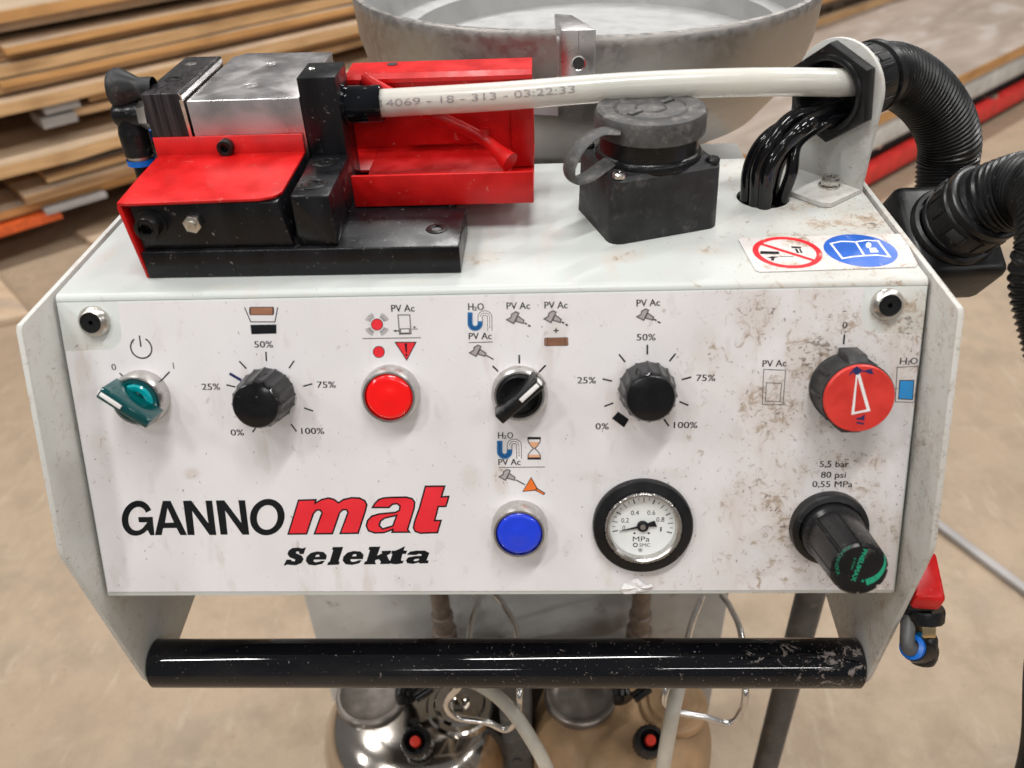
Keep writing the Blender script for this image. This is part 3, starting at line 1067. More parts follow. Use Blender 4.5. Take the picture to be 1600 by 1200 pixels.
def inset(pts, d):
    n = len(pts)
    ar = sum(pts[i][0] * pts[(i + 1) % n][1] - pts[(i + 1) % n][0] * pts[i][1] for i in range(n))
    sg = 1 if ar > 0 else -1
    out = []
    for i in range(n):
        a, c, e = V(pts[i - 1]), V(pts[i]), V(pts[(i + 1) % n])
        d0, d1 = (c - a).normalized(), (e - c).normalized()
        n0, n1 = V((-d0.y, d0.x)) * sg, V((-d1.y, d1.x)) * sg
        m = n0 + n1
        m = m.normalized() if m.length > 1e-6 else n0
        k = d / max(0.45, m.dot(n0))
        out.append((c.x + m.x * k, c.y + m.y * k))
    return out


mo = [(105, 525), (198, 220), (362, 215), (355, 240), (400, 214), (460, 200), (510, 212), (548, 240), (590, 213), (660, 198), (730, 201), (780, 226), (798, 265), (785, 322), (722, 517), (552, 520), (622, 332), (612, 314), (585, 316), (562, 340), (500, 521), (330, 523), (398, 337), (387, 317), (362, 318), (337, 345), (278, 523)]
ao = [(828, 296), (855, 250), (890, 215), (935, 200), (1000, 195), (1130, 193), (1185, 207), (1210, 240), (1205, 300), (1150, 478), (1174, 508), (1000, 509), (1006, 488), (940, 512), (860, 515), (800, 495), (780, 450), (790, 400), (830, 357), (900, 337), (1035, 325), (1066, 308), (1070, 278), (1050, 264), (1015, 267), (985, 296)]
ah = [(1038, 366), (1010, 442), (930, 466), (905, 442), (915, 410), (950, 386)]
to = [(1291, 100), (1472, 98), (1443, 190), (1507, 187), (1478, 286), (1412, 288), (1385, 395), (1440, 393), (1405, 512), (1250, 517), (1203, 500), (1185, 465), (1195, 412), (1240, 285)]
P.fill('black_print', [z2(mo)], 0)
P.fill('red_print', [z2(inset(mo, 14))], 1)
P.fill('black_print', [z2(ao), z2(ah)], 0)
P.fill('red_print', [z2(inset(ao, 14)), z2(inset(ah, -14))], 1)
P.fill('black_print', [z2(to)], 0)
P.fill('red_print', [z2(inset(to, 14))], 1)
P.out('maker_name', film)
Sg = [(75, 788), (100, 738), (135, 738), (150, 752), (172, 752), (174, 737), (125, 717), (108, 690), (118, 660), (150, 638), (200, 634), (235, 642), (268, 632), (246, 690), (212, 690), (205, 668), (184, 668), (180, 682), (232, 705), (247, 735), (228, 768), (180, 787), (130, 784), (105, 780), (92, 788)]
eg = [(265, 750), (272, 715), (305, 682), (360, 667), (418, 672), (446, 700), (440, 738), (335, 738), (332, 752), (350, 762), (385, 755), (398, 748), (432, 748), (405, 775), (345, 788), (290, 782)]
eh = [(345, 714), (358, 697), (380, 694), (384, 706), (380, 714)]
lg = [(500, 630), (588, 628), (548, 752), (558, 756), (550, 782), (450, 785), (458, 760), (472, 755), (502, 655), (490, 652)]
kg = [(812, 628), (908, 625), (880, 705), (925, 682), (915, 674), (925, 663), (1005, 660), (995, 685), (965, 702), (985, 745), (1000, 748), (992, 775), (905, 777), (912, 755), (895, 735), (868, 742), (862, 752), (870, 778), (765, 780), (775, 755), (790, 750), (818, 655), (805, 652)]
tg_ = [(1040, 660), (1120, 622), (1108, 660), (1138, 660), (1130, 688), (1098, 690), (1085, 742), (1095, 750), (1110, 745), (1100, 770), (1050, 778), (1000, 775), (990, 755), (1012, 690), (1000, 688), (1008, 662)]
ag = [(1140, 697), (1140, 690), (1165, 668), (1220, 660), (1290, 660), (1330, 680), (1305, 745), (1325, 745), (1318, 770), (1245, 772), (1240, 762), (1190, 775), (1140, 770), (1128, 745), (1145, 720), (1200, 708), (1260, 705), (1262, 692), (1240, 688), (1215, 698)]
P.fill('black_print', [z2(Sg)])
P.fill('black_print', [z2(eg), z2(eh)])
P.fill('black_print', [z2(lg)])
P.fill('black_print', [z2([(x + 318, y - 4) for x, y in eg]), z2([(x + 318, y - 4) for x, y in eh])])
P.fill('black_print', [z2(kg)])
P.fill('black_print', [z2(tg_)])
P.fill('black_print', [z2(ag), z2([(1245, 730), (1208, 733), (1192, 745), (1207, 752), (1235, 747)])])
P.out('model_name', film)
# torn scrap of paper at the panel's lower edge
zk = zf(800, 900, 4.0)
b = B()
sc_ = [q(*p) for p in zk([(680, 75), (700, 40), (745, 18), (780, 8), (815, 35), (840, 52), (870, 45), (880, 60), (862, 85), (800, 92), (770, 105), (705, 108), (685, 95)])]
cx_ = sum(p[0] for p in sc_) / len(sc_)
cy_ = sum(p[1] for p in sc_) / len(sc_)
vs = [(cx_, cy_, 0.0016)] + [(p[0], p[1], 0.0007 + 0.0009 * random.random()) for p in sc_] + [(cx_ + (p[0] - cx_) * 0.55, cy_ + (p[1] - cy_) * 0.55, 0.0008 + 0.0018 * random.random()) for p in sc_]
n_ = len(sc_)
b.add(vs, [(1 + i, 1 + (i + 1) % n_, 1 + n_ + (i + 1) % n_, 1 + n_ + i) for i in range(n_)] + [(1 + n_ + i, 1 + n_ + (i + 1) % n_, 0) for i in range(n_)])
obj('torn_paper', b, 'white_print', film, M=PM0, ang=10)


# ------------------------------------------------------------------ controls
def at(u, v, h=0.0):
    x, y = q(u, v, h)
    return x * 1000, -y * 1000


def bezel(r, h, name, mat='chrome', x=0, s=0):
    b = B()
    b.lathe([(r, 0), (r, h * 0.55), (r - 0.0006, h * 0.8), (r - 0.0016, h), (r - 0.0026, h), (r - 0.0030, h * 0.7), (r - 0.0032, 0.001)], 56)
    return obj(name, b, mat, console, M=pm(x, s, FT * 1000))


def selector(x, s, ang, matk, matl, r, hb, fin_h):
    """rotary selector: chrome bezel, round insert, tall finger grip with a white pointer line"""
    bz = bezel(r, hb, 'selector_bezel', 'chrome', x, s)
    M = pm(x, s, FT * 1000) @ Matrix.Rotation(ang, 4, 'Z')
    b = B()
    b.lathe([(0, hb - 0.0005), (r - 0.0062, hb - 0.0005), (r - 0.0044, hb + 0.0008), (r - 0.0030, hb + 0.0006), (r - 0.0030, 0.002)], 48)
    k = obj('selector_knob', b, [matk, matl], console, M=M)
    b = B()
    w, L = 0.0046, r - 0.0006
    z0, z1 = hb - 0.001, hb + fin_h
    sec = [(-w, z0), (w, z0), (w * 0.72, z1 - 0.001), (w * 0.55, z1), (-w * 0.55, z1), (-w * 0.72, z1 - 0.001)]
    b.hull([(px_ * (0.92 if yy < 0 else 1.0), yy, pz - (0.0012 if (yy < 0 and pz > z0) else 0)) for yy in (-L, L * 1.04) for px_, pz in sec], 0.0006)
    g = obj('finger_grip', b, matk, k, M=M)
    b = B()
    b.box(-0.0011, 0.0011, L * 0.10, L * 0.97, z1 - 0.0004, z1 + 0.0002, 0.00015)
    b.box(-0.0014, 0.0014, L * 1.02, L * 1.02 + 0.0006, z1 - 0.006, z1, 0.0001)
    obj('pointer_line', b, 'white_print', g, M=M)
    return bz, k, M


gx, gs = at(225, 619)
bz, k, M = selector(gx, gs, radians(52), 'green_knob', 'teal_lens', 0.0142, 0.0085, 0.0135)
b = B()
b.lathe([(0.0095, 0.0082), (0.0080, 0.0096), (0.0058, 0.0096), (0.0050, 0.0090)], 40, M=None)
obj('lens_ring', b, 'teal_lens', k, M=M)
sx, ss = at(812, 613)
selector(sx, ss, radians(-47), 'black_plastic', 'black_plastic', 0.0142, 0.0062, 0.0115)


def ribbed_knob(x, s, h, r0, r1, name='potentiometer_knob'):
    def rf(a, r, z):
        return r * (1 + (0.075 * max(0.0, cos(a * 16)) if 0.001 < z < h * 0.86 else 0.0))
    b = B()
    b.lathe([(r0 * 1.02, 0), (r0 * 1.02, 0.0015), (r0 * 0.99, 0.003), (r1 * 1.02, h * 0.80), (r1, h * 0.9), (r1 * 0.93, h * 0.985), (r1 * 0.86, h), (0, h - 0.0002)], 96, rfun=rf)
    return obj(name, b, 'knob_black', console, M=pm(x, s, FT * 1000), ang=30)


x, s = at(420, 615)
k1 = ribbed_knob(x, s, 0.021, 0.0134, 0.0121)
x, s = at(1010, 606)
k2 = ribbed_knob(x, s, 0.018, 0.0134, 0.0124)


def push_button(u, v, mat, hb, name):
    x, s = at(u, v)
    bz = bezel(0.0148, hb, 'button_bezel', 'chrome', x, s)
    b = B()
    h = hb - 0.0005
    b.lathe([(0.0118, 0.001), (0.0118, h - 0.001), (0.0112, h), (0.0098, h + 0.0006), (0.0085, h + 0.0004), (0.004, h + 0.0012), (0, h + 0.0014)], 56)
    o = obj(name, b, mat, console, M=pm(x, s, FT * 1000))
    b = B()
    b.lathe([(0.0118, 0.0015), (0.0118, 0.004), (0.0124, 0.004), (0.0124, 0.0015)], 48)
    obj('gasket', b, 'black_plastic', bz, M=pm(x, s, FT * 1000))


push_button(612, 613, 'lamp_red', 0.0085, 'warning_lamp')
push_button(812, 821, 'lamp_blue', 0.0100, 'push_button')

# pressure gauge
x, s = at(1003.5, 819)
GM = pm(x, s, FT * 1000)
b = B()


def knurl(a, r, z):
    return r + (0.00018 * (1 if int(a / (2 * pi) * 180) % 2 else -1) if 0.0193 < r < 0.0203 else 0)


b.lathe([(0.0262, 0), (0.0262, 0.0030), (0.0256, 0.0040), (0.0208, 0.0046), (0.0203, 0.0040), (0.0203, 0.001)], 180)
gauge = obj('pressure_gauge', b, 'black_plastic', console, M=GM)
b = B()
b.lathe([(0.0202, 0.001), (0.0202, 0.0052), (0.0196, 0.0060), (0.0184, 0.0060), (0.0176, 0.0052), (0.0172, 0.0014)], 180, rfun=knurl)
obj('gauge_rim', b, 'chrome', gauge, M=GM)
b = B()
b.lathe([(0.0176, 0.0012), (0, 0.0012)], 56)
dial = obj('gauge_dial', b, 'dial_white', gauge, M=GM)
b = B()
b.lathe([(0.0182, 0.0048), (0.0182, 0.0056), (0.012, 0.0058), (0, 0.0060)], 48)
obj('gauge_glass', b, 'glass', gauge, M=GM)
# figures: 0 at 199 deg, 1 at -23 deg
b = B()
zz = 0.00128
for i in range(21):
    f = i / 20
    a = radians(192 - f * 208)
    r1 = 0.0160
    r0 = r1 - (0.0028 if i % 2 == 0 else 0.0017)
    w = 0.00030 if i % 4 == 0 else (0.0002 if i % 2 == 0 else 0.00014)
    d, n = V((cos(a), sin(a))), V((-sin(a), cos(a)))
    vs = [d * r0 + n * w, d * r1 + n * w, d * r1 - n * w, d * r0 - n * w]
    b.add([(p.x, p.y, zz) for p in vs], [(3, 2, 1, 0)])
for tx, (cx, cy), w in (('0', (-0.0098, -0.0014), 0.0014), ('0.2', (-0.0092, 0.0030), 0.0040), ('0.4', (-0.0041, 0.0072), 0.0042), ('0.6', (0.0044, 0.0072), 0.0042), ('0.8', (0.0092, 0.0033), 0.0042), ('1', (0.0096, -0.0023), 0.0008), ('MPa', (-0.0006, -0.0080), 0.0088), ('SMC', (0.0014, -0.0110), 0.0058)):
    big = tx == 'MPa'
    text_mesh(b, tx, V((cx - w / 2, cy - 0.0012)), V((cx + w / 2, cy - 0.0012)), 0.0029 if big else (0.0019 if tx == 'SMC' else 0.0026), zz)
b.prism(circ(-0.0036, -0.0112, 0.0013, 20), 0, zz, [circ(-0.0036, -0.0112, 0.0008, 16)], top_only=True)
b.prism(circ(-0.0010, -0.0142, 0.0011, 20), 0, zz, [circ(-0.0010, -0.0142, 0.0009, 16)], top_only=True)
b.prism(circ(-0.0010, -0.0142, 0.0005, 12), 0, zz, top_only=True)
for cx in (-0.0042, 0.0033):
    b.prism(circ(cx, -0.0044, 0.0006, 12), 0, zz, top_only=True)
obj('dial_figures', b, 'dark_print', dial, M=GM)
na = radians(193)
b = B()
NM = GM @ Matrix.Rotation(na, 4, 'Z')
b.prism([(0.0125, 0.0), (0.003, 0.00055), (-0.0035, 0.0011), (-0.0072, 0.0019), (-0.0066, -0.0016), (-0.0034, -0.0011), (0.003, -0.00055)], 0.0018, 0.0023)
b.lathe([(0.0030, 0.0016), (0.0030, 0.0028), (0.0024, 0.0031), (0, 0.0031)], 28)
nd = obj('gauge_needle', b, 'black_print', gauge, M=NM)
b = B()
b.lathe([(0.0016, 0.003), (0.0014, 0.0036), (0, 0.0037)], 20)
obj('needle_hub', b, 'nickel', nd, M=NM)

# water valve with red dial
x, s = at(1318, 603)
VM = pm(x, s, FT * 1000)
b = B()
b.lathe([(0.0172, 0), (0.0175, 0.003), (0.0168, 0.004), (0.0168, 0.017), (0.0172, 0.0185), (0.0172, 0.0198), (0.0160, 0.0202), (0, 0.0202)], 56)
for sy in (1, -1):
    b.hull([(xx, sy * yy, z) for xx in (-0.0048, 0.0048) for yy, z in ((0.012, 0.001), (0.0203, 0.001), (0.0195, 0.0145), (0.016, 0.0185), (0.012, 0.0185))], 0.0008)
for i in range(9):
    a = 2 * pi * i / 9 + 0.2
    b.box(-0.0012, 0.0012, 0.0160, 0.0176, 0.004, 0.0165, 0.0004, M=Matrix.Rotation(a, 4, 'Z'))
valve = obj('valve_knob', b, 'dusty_plastic', console, M=VM)
b = B()
b.lathe([(0.0165, 0.0200), (0.0165, 0.0214), (0.0160, 0.0220), (0, 0.0220)], 60)
disc = obj('red_dial_face', b, 'red_dial', valve, M=VM)
b = B()


def dial_px(u, v):
    pt = onP(u, v, NP, (FT + 0.0222))
    loc = VM.inverted() @ pt
    return (loc.x, loc.y)


def dpoly(bb, pts, z=0.02212, holes=()):
    bb.prism([dial_px(*p) for p in pts], 0, z, [[dial_px(*p) for p in h] for h in holes], top_only=True)


zd = zf(1230, 520, 6.667)
dpoly(b, zd([(724, 395), (750, 395), (868, 815), (668, 855)]), holes=[zd([(732, 455), (700, 826), (828, 800)])])
obj('pointer_outline', b, 'white_print', disc, M=VM)
b = B()
dpoly(b, zd([(725, 345), (745, 365), (800, 395), (850, 380), (895, 375), (880, 400), (908, 430), (870, 430), (820, 410), (770, 405), (740, 440), (705, 435), (690, 410), (640, 450), (660, 410), (695, 370)]), 0.02216)
dpoly(b, zd([(715, 890), (770, 880), (795, 855), (812, 855), (800, 915), (770, 905), (730, 905)]), 0.02216)
dpoly(b, zd([(720, 928), (760, 932), (808, 942), (800, 956), (750, 950), (722, 942)]), 0.02216)
obj('pen_marks', b, 'pen_blue', disc, M=VM)

# pressure regulator knob
x, s = at(1293, 822)
RM = pm(x, s, FT * 1000)
b = B()
b.lathe([(0.0200, 0), (0.0200, 0.0012)], 48)
b.lathe([(0.0199, 0.0012), (0.0201, 0.002), (0.0196, 0.005), (0.0180, 0.0062), (0.0166, 0.0065), (0.0166, 0.001)], 56)
reg = obj('regulator_collar', b, 'rubber_black', console, M=RM)
b = B()


def rr(a, r, z):
    k = (a / (2 * pi) * 8) % 1.0
    g = 0.0010 if (k < 0.10 and z > 0.014) else 0.0
    return r - g


Hr = 0.047
b.lathe([(0.0158, 0.002), (0.0158, 0.010), (0.0150, 0.0115), (0.0144, 0.0125), (0.0148, 0.0145), (0.0136, Hr - 0.003), (0.0133, Hr - 0.0012), (0.0122, Hr), (0, Hr)], 120, rfun=rr)
rk = obj('regulator_knob', b, 'black_plastic', console, M=RM, ang=25)
b = B()


def reg_px(u, v):
    loc = RM.inverted() @ onP(u, v, NP, FT + Hr)
    return V((loc.x, loc.y))


zr_ = zf(1220, 740, 6.315)
hz = Hr + 0.0001


def reg_text(tx, a, c, cap, bold=0.0):
    text_mesh(b, tx, reg_px(*zr_([a])[0]), reg_px(*zr_([c])[0]), cap, hz, bold)


reg_text('PNEUMAX', (815, 740), (690, 1058), 0.0021, 0.03)
reg_text('0-12 bar', (725, 830), (690, 950), 0.0010)
cpt = reg_px(1345.5, 882)
aw, bw = [], []
for i in range(15):
    f = i / 14
    a = radians(28 - f * 100)
    aw.append((cpt.x + 0.0114 * cos(a), cpt.y + 0.0114 * sin(a)))
    k = 0.0112 - 0.0030 * min(1, f * 1.15)
    bw.append((cpt.x + k * cos(a), cpt.y + k * sin(a)))
b.prism(list(reversed(aw)) + bw, 0, hz, top_only=True)
text_mesh(b, '+', reg_px(*zr_([(800, 1085)])[0]), reg_px(*zr_([(835, 1070)])[0]), 0.0022, hz, 0.02)
# curved words along the rim
vs, fs = text_raw('PUSH TO LOCK')
wx = max(v.x for v in vs)
b.add([(cpt.x + (0.0118 - v.y * 0.0021) * cos(radians(122 + 86 * v.x / wx)), cpt.y + (0.0118 - v.y * 0.0021) * sin(radians(122 + 86 * v.x / wx)), hz) for v in vs], fs)
obj('regulator_print', b, 'green_print', rk, M=RM)

# ------------------------------------------------------------------ warning label on the top sheet
b = B()
LM = Matrix.Translation((0.171, 0.029, 0.0002))


def lp(u, v):
    p = onZ(u, v, 0.0004)
    return (p.x - 0.171, p.y - 0.029)


b.prism([lp(*p) for p in ((1158, 372), (1404, 365.5), (1411, 368), (1434, 413), (1430, 417), (1187, 425), (1180, 422), (1154, 375))][::-1], 0, 0.0003)
lab = obj('warning_label', b, 'label_white', console, M=LM)
zw = zf(1140, 350, 5.0)
b = B()
c = V(lp(*zw([(450, 221)])[0]))
rr_ = 0.0172
hl = 0.00037
b.prism(circ(c.x, c.y, rr_, 48), 0, hl, [circ(c.x, c.y, rr_ - 0.0030, 44)], top_only=True)
ca = V(lp(*zw([(222, 150)])[0]))
cb = V(lp(*zw([(668, 290)])[0]))
d = (cb - ca).normalized()
n = V((-d.y, d.x)) * 0.0012
b.add([(p.x, p.y, hl + 0.00003) for p in (ca + n, cb + n, cb - n, ca - n)], [(3, 2, 1, 0)])
obj('prohibition_ring', b, 'sign_red', lab, M=LM)
b = B()
for pg in ([(240, 213), (385, 218), (388, 238), (238, 236)], [(330, 255), (385, 258), (350, 268), (345, 288), (318, 285), (328, 270), (290, 265)], [(480, 176), (555, 180), (560, 192), (485, 190)], [(508, 195), (525, 195), (545, 228), (525, 228)], [(540, 195), (552, 195), (572, 228), (555, 228)], [(395, 254), (500, 254), (500, 258), (395, 258)]):
    b.prism([lp(*p) for p in zw(pg)][::-1], 0, hl + 0.00002, top_only=True)
obj('prohibition_symbol', b, 'dark_print', lab, M=LM)
b = B()
c = V(lp(*zw([(1020, 206)])[0]))
b.prism(circ(c.x, c.y, 0.0178, 48), 0, hl, top_only=True)
bd = obj('manual_sign', b, 'sign_blue', lab, M=LM)
b = B()
P2 = Print()


def lstroke(pts, w, closed=False):
    pr = Print()
    pr.stroke('white_print', [lp(*p) for p in zw(pts)], w, 0, closed, raw=True)
    bb = pr.b['white_print'].bm
    for v in bb.verts:
        v.co.z = hl + 0.00004
    b.merge(bb)


lstroke([(790, 155), (870, 138), (940, 140), (985, 143), (1060, 130), (1160, 135), (1250, 258), (1150, 245), (1055, 250), (960, 258), (880, 272)], 1.1, True)
lstroke([(985, 143), (1052, 250)], 1.0)
b.prism([lp(*p) for p in zw([(1090, 190), (1140, 188), (1165, 222), (1100, 225)])][::-1], 0, hl + 0.00004, top_only=True)
b.prism([lp(*p) for p in zw(circ(1085, 168, 22, 12))], 0, hl + 0.00004, top_only=True)
obj('book_symbol', b, 'white_print', bd, M=LM)

# ------------------------------------------------------------------ power socket box with screw cap
SA = V((0.0658, 0.0408, 0.0))
ang = radians(18.3)
SM = Matrix.Translation(SA) @ Matrix.Rotation(ang, 4, 'Z')
BW, BD, BH = 0.0632, 0.0548, 0.036
b = B()
tp = [(0, 0), (BW, 0), (BW, BD), (0, BD)]


def rrect(x0, x1, y0, y1, r, n=6):
    out = []
    for cx, cy, a in ((x1 - r, y1 - r, 0), (x0 + r, y1 - r, 90), (x0 + r, y0 + r, 180), (x1 - r, y0 + r, 270)):
        for i in range(n + 1):
            t = radians(a + 90 * i / n)
            out.append((cx + r * cos(t), cy + r * sin(t)))
    return out


lo = rrect(0, BW, 0, BD, 0.007)
hi = rrect(0.001, BW - 0.001, 0.001, BD - 0.001, 0.0065)
h2 = rrect(0.003, BW - 0.003, 0.003, BD - 0.003, 0.006)
n_ = len(lo)
vs = [(x, y, 0) for x, y in lo] + [(x, y, BH - 0.002) for x, y in hi] + [(x, y, BH) for x, y in h2]
fs = [(i, (i + 1) % n_, n_ + (i + 1) % n_, n_ + i) for i in range(n_)] + [(n_ + i, n_ + (i + 1) % n_, 2 * n_ + (i + 1) % n_, 2 * n_ + i) for i in range(n_)] + [tuple(range(2 * n_, 3 * n_))]
b.add(vs, fs)
socket = obj('socket_box', b, 'dusty_plastic', console, M=SM)
cx, cy = BW / 2, BD / 2 + 0.001
CM = SM @ Matrix.Translation((cx, cy, 0))
b = B()
b.lathe([(0.0282, BH - 0.001), (0.0282, BH + 0.002), (0.0272, BH + 0.0035), (0.0262, BH + 0.004), (0.0258, BH + 0.018)], 56)
obj('socket_collar', b, 'black_plastic', socket, M=CM)
b = B()
zc = BH + 0.0135
b.lathe([(0.0255, zc), (0.0290, zc), (0.0290, zc + 0.009), (0.0280, zc + 0.0110), (0.0262, zc + 0.0116), (0.0250, zc + 0.0110), (0.0195, zc + 0.0108), (0.0185, zc + 0.0118), (0.0176, zc + 0.0108), (0.0085, zc + 0.0108), (0.0078, zc + 0.0117), (0.0070, zc + 0.0108), (0, zc + 0.0110)], 64)
for a in (25, 205):
    b.box(0.008, 0.017, -0.0016, 0.0016, zc + 0.0105, zc + 0.0121, 0.0004, M=Matrix.Rotation(radians(a), 4, 'Z'))
cap = obj('screw_cap', b, 'dusty_cap', socket, M=CM)
b = B()
cc_ = CM @ V((0, 0, 0))
vdir = V((-0.80, -0.60, 0)).normalized()
w3 = [cc_ + vdir * 0.0285 + V((0.006, -0.004, 0.0560)), cc_ + vdir * 0.034 + V((0, 0, 0.0555)), cc_ + vdir * 0.046 + V((0, 0, 0.0520)), cc_ + vdir * 0.0535 + V((0, 0, 0.0430)), cc_ + vdir * 0.052 + V((0, 0, 0.0350)), cc_ + vdir * 0.044 + V((0, 0, 0.0335)), cc_ + vdir * 0.034 + V((0, 0, 0.0360)), cc_ + vdir * 0.026 + V((0, 0, 0.0385))]
b.tube(spline(w3, 7), 0.0052, 14, flat=0.24, x0=(0.60, -0.80, 0.0))
obj('cap_strap', b, 'dusty_cap', socket)
for xx, yy in ((0.0055, 0.0055), (BW - 0.0055, BD - 0.0055), (BW - 0.0055, 0.0055), (0.0055, BD - 0.0055)):
    b = B()
    b.lathe([(0.0036, BH - 0.0005), (0.0036, BH + 0.0012), (0.0028, BH + 0.0022), (0.0008, BH + 0.0024), (0, BH + 0.001)], 24)
    obj('socket_screw', b, 'zinc_bolt' if yy < 0.01 and xx < 0.01 else 'black_screw', socket, M=SM @ Matrix.Translation((xx, yy, 0)))

# ------------------------------------------------------------------ conduit bracket
BA = V((0.211, 0.099, 0.0))
BN = V((-0.769, -0.639, 0))
BE = V((-0.639, 0.769, 0))
BRM = Matrix(((BE.x, 0, BN.x, BA.x), (BE.y, 0, BN.y, BA.y), (0, 1, 0, 0), (0, 0, 0, 1)))
HC = (0.0262, 0.053)
b = B()
ol = [(-0.0005, 0.0005), (0.054, 0.0005), (0.0535, 0.053)] + circ(0.0262, 0.053, 0.0278, 20, radians(4), radians(176)) + [(-0.0016, 0.053)]
b.prism(ol, -0.0028, 0.0, [circ(HC[0], HC[1], 0.0175, 32)], M=BRM, bev=0.0004)
FLM = Matrix(((BE.x, BN.x, 0, BA.x), (BE.y, BN.y, 0, BA.y), (0, 0, 1, 0), (0, 0, 0, 1)))
b.prism([(-0.0005, -0.0028), (0.050, -0.0028), (0.050, 0.020), (0.030, 0.0305), (0.004, 0.0305), (-0.0005, 0.027)], 0.0004, 0.0030, M=FLM)
bracket = obj('conduit_bracket', b, 'plate_white', console)
b = B()
HM = BRM @ Matrix.Translation((HC[0], HC[1], 0))
b.prism(hexa(0.0268, radians(21)), 0.0003, 0.0085, [circ(0, 0, 0.0176, 36)], M=HM, bev=0.0012)
b.lathe([(0.0212, 0.0083), (0.0206, 0.0098), (0.0190, 0.0102), (0.0178, 0.0094), (0.0174, 0.0), (0.0172, -0.004)], 40, M=HM)
obj('hexagon_nut', b, 'rubber_black', bracket)
b = B()
bp = onZ(1295, 291, 0.003)
HB = Matrix.Translation((bp.x, bp.y, 0.003))
b.lathe([(0.0062, 0), (0.0062, 0.0010), (0.0058, 0.0012)], 28, HB)
b.prism(hexa(0.0055, 0.3), 0.0011, 0.0062, [circ(0, 0, 0.0028, 14)], M=HB, bev=0.0004)
b.lathe([(0.0028, 0.0035), (0, 0.0035)], 14, HB)
obj('hexagon_bolt', b, 'zinc_bolt', bracket)

# ------------------------------------------------------------------ slide valve on the outer side plate
b = B()
zt = -0.150
tpz = [onZ(1412, 934, zt), onZ(1480, 937, zt), onZ(1464, 862, zt + 0.012), onZ(1432, 862, zt + 0.012)]
lo_ = [p + V((0, 0.002, -0.012)) for p in tpz]
b.hull([(max(p.x, 0.2205), p.y, p.z) for p in tpz + lo_], 0.002)
sv = obj('slide_valve', b, 'red_paint', console)
ax = V((0.02, -0.50, -0.86)).normalized()
b = B()
b.hull([(max(p.x - 0.001, 0.2205), p.y + 0.001, p.z) for p in lo_] + [V((max(p.x - 0.003, 0.2205), p.y + 0.004, p.z - 0.010)) for p in lo_], 0.0015)
c0 = onY(1443, 948, -0.058)
b.lathe([(0, 0), (0.0105, 0), (0.0108, 0.002), (0.0104, 0.0075), (0, 0.0075)], 12, frame(c0, ax))
obj('valve_body', b, 'black_plastic', sv)
b = B()
c1 = c0 + ax * 0.0078
b.prism(hexa(0.0072, 0.5), 0, 0.0075, M=frame(c1, ax), bev=0.0005)
obj('brass_hexagon', b, 'brass', sv)
b = B()
c2 = c1 + ax * 0.0078
out = V((-0.72, -0.25, 0.60)).normalized()
b.lathe([(0, 0), (0.0066, 0), (0.0074, 0.002), (0.0074, 0.013), (0.006, 0.016), (0, 0.017)], 24, frame(c2, ax))
b.lathe([(0, -0.003), (0.0074, -0.003), (0.0078, 0.006), (0.0074, 0.010), (0, 0.010)], 24, frame(c2 + ax * 0.009, out))
obj('elbow_fitting', b, 'black_plastic', sv)
b = B()
c3 = c2 + ax * 0.009 + out * 0.0102
b.lathe([(0.0044, 0.0), (0.0068, 0), (0.0068, 0.0022), (0.0044, 0.0026)], 28, frame(c3, out))
obj('release_collar', b, 'blue_collar', sv)
b = B()
b.tube(spline([c3 - out * 0.002, c3 + out * 0.006, V((0.2245, c3.y + 0.016, c3.z + 0.013)), V((0.2245, c3.y + 0.06, c3.z + 0.03))], 8), 0.0038, 14)
obj('air_hose', b, 'post_grey', sv)

# ------------------------------------------------------------------ black junction box with conduit socket at the outer rear
JA = V((0.12, -0.55, 0.83)).normalized()
jr = V((0.98, 0.10, 0.0))
jr = (jr - JA * jr.dot(JA)).normalized()
jc = onY(1489, 355, 0.078)
JM = frame(jc, JA, jr)
b = B()
b.box(-0.0275, 0.0275, -0.029, 0.029, -0.036, 0.0, 0.0055, M=JM, seg=3)
b.lathe([(0.0245, 0.0), (0.0245, 0.0015), (0.0235, 0.0035), (0.0215, 0.004)], 48, JM)
jb = obj('junction_box', b, 'rubber_black', console)

# ================================================================== dowel feeder bolted on the console
feeder = thing('dowel_feeder', (-0.10, 0.06, 0), 'red, black and aluminium dowel feeder with a red tray on the console top', 'dowel feeder')


def cap_screw(o, d, r, h, parent, name='cap_screw', mat='black_screw'):
    """hexagon socket screw standing on point o along d"""
    M = frame(o, d)
    b = B()
    b.prism(circ(0, 0, r, 28), -0.001, h, [hexa(r * 0.52, 0.4)], M=M, bev=r * 0.10)
    b.prism(circ(0, 0, r * 0.6, 14), -0.001, h * 0.35, M=M)
    return obj(name, b, mat, parent, M=None)


b = B()
b.prism([(-0.172, 0.0160), (-0.0113, 0.0150), (-0.0110, 0.0595), (-0.020, 0.0605), (-0.020, 0.104), (-0.09, 0.150), (-0.172, 0.150)], 0.0, 0.0152, bev=0.0008)
obj('base_plate', b, 'black_metal', feeder)
cap_screw(onZ(682, 358, 0.0152) - V((0, 0, 0.0040)), (0, 0, 1), 0.0055, 0.0046, feeder)
b = B()
b.hull([(-0.1718, 0.0185, 0.0154), (-0.0945, 0.0185, 0.0154), (-0.0985, 0.0185, 0.0392), (-0.1718, 0.0185, 0.0392)] + [(-0.1718, 0.080, 0.0154), (-0.0985, 0.080, 0.0154), (-0.0985, 0.080, 0.0392), (-0.1718, 0.080, 0.0392)], 0.0008)
fb = obj('front_block', b, 'black_metal', feeder)
p = onY(237, 349, 0.0185)
b = B()
b.lathe([(0.0075, 0), (0.0075, 0.001), (0.004, 0.0011)], 30, frame(p, (0, -1, 0)))
obj('washer', b, 'black_screw', feeder)
cap_screw(p + V((0, -0.001, 0)), (0, -1, 0), 0.0060, 0.0068, feeder)
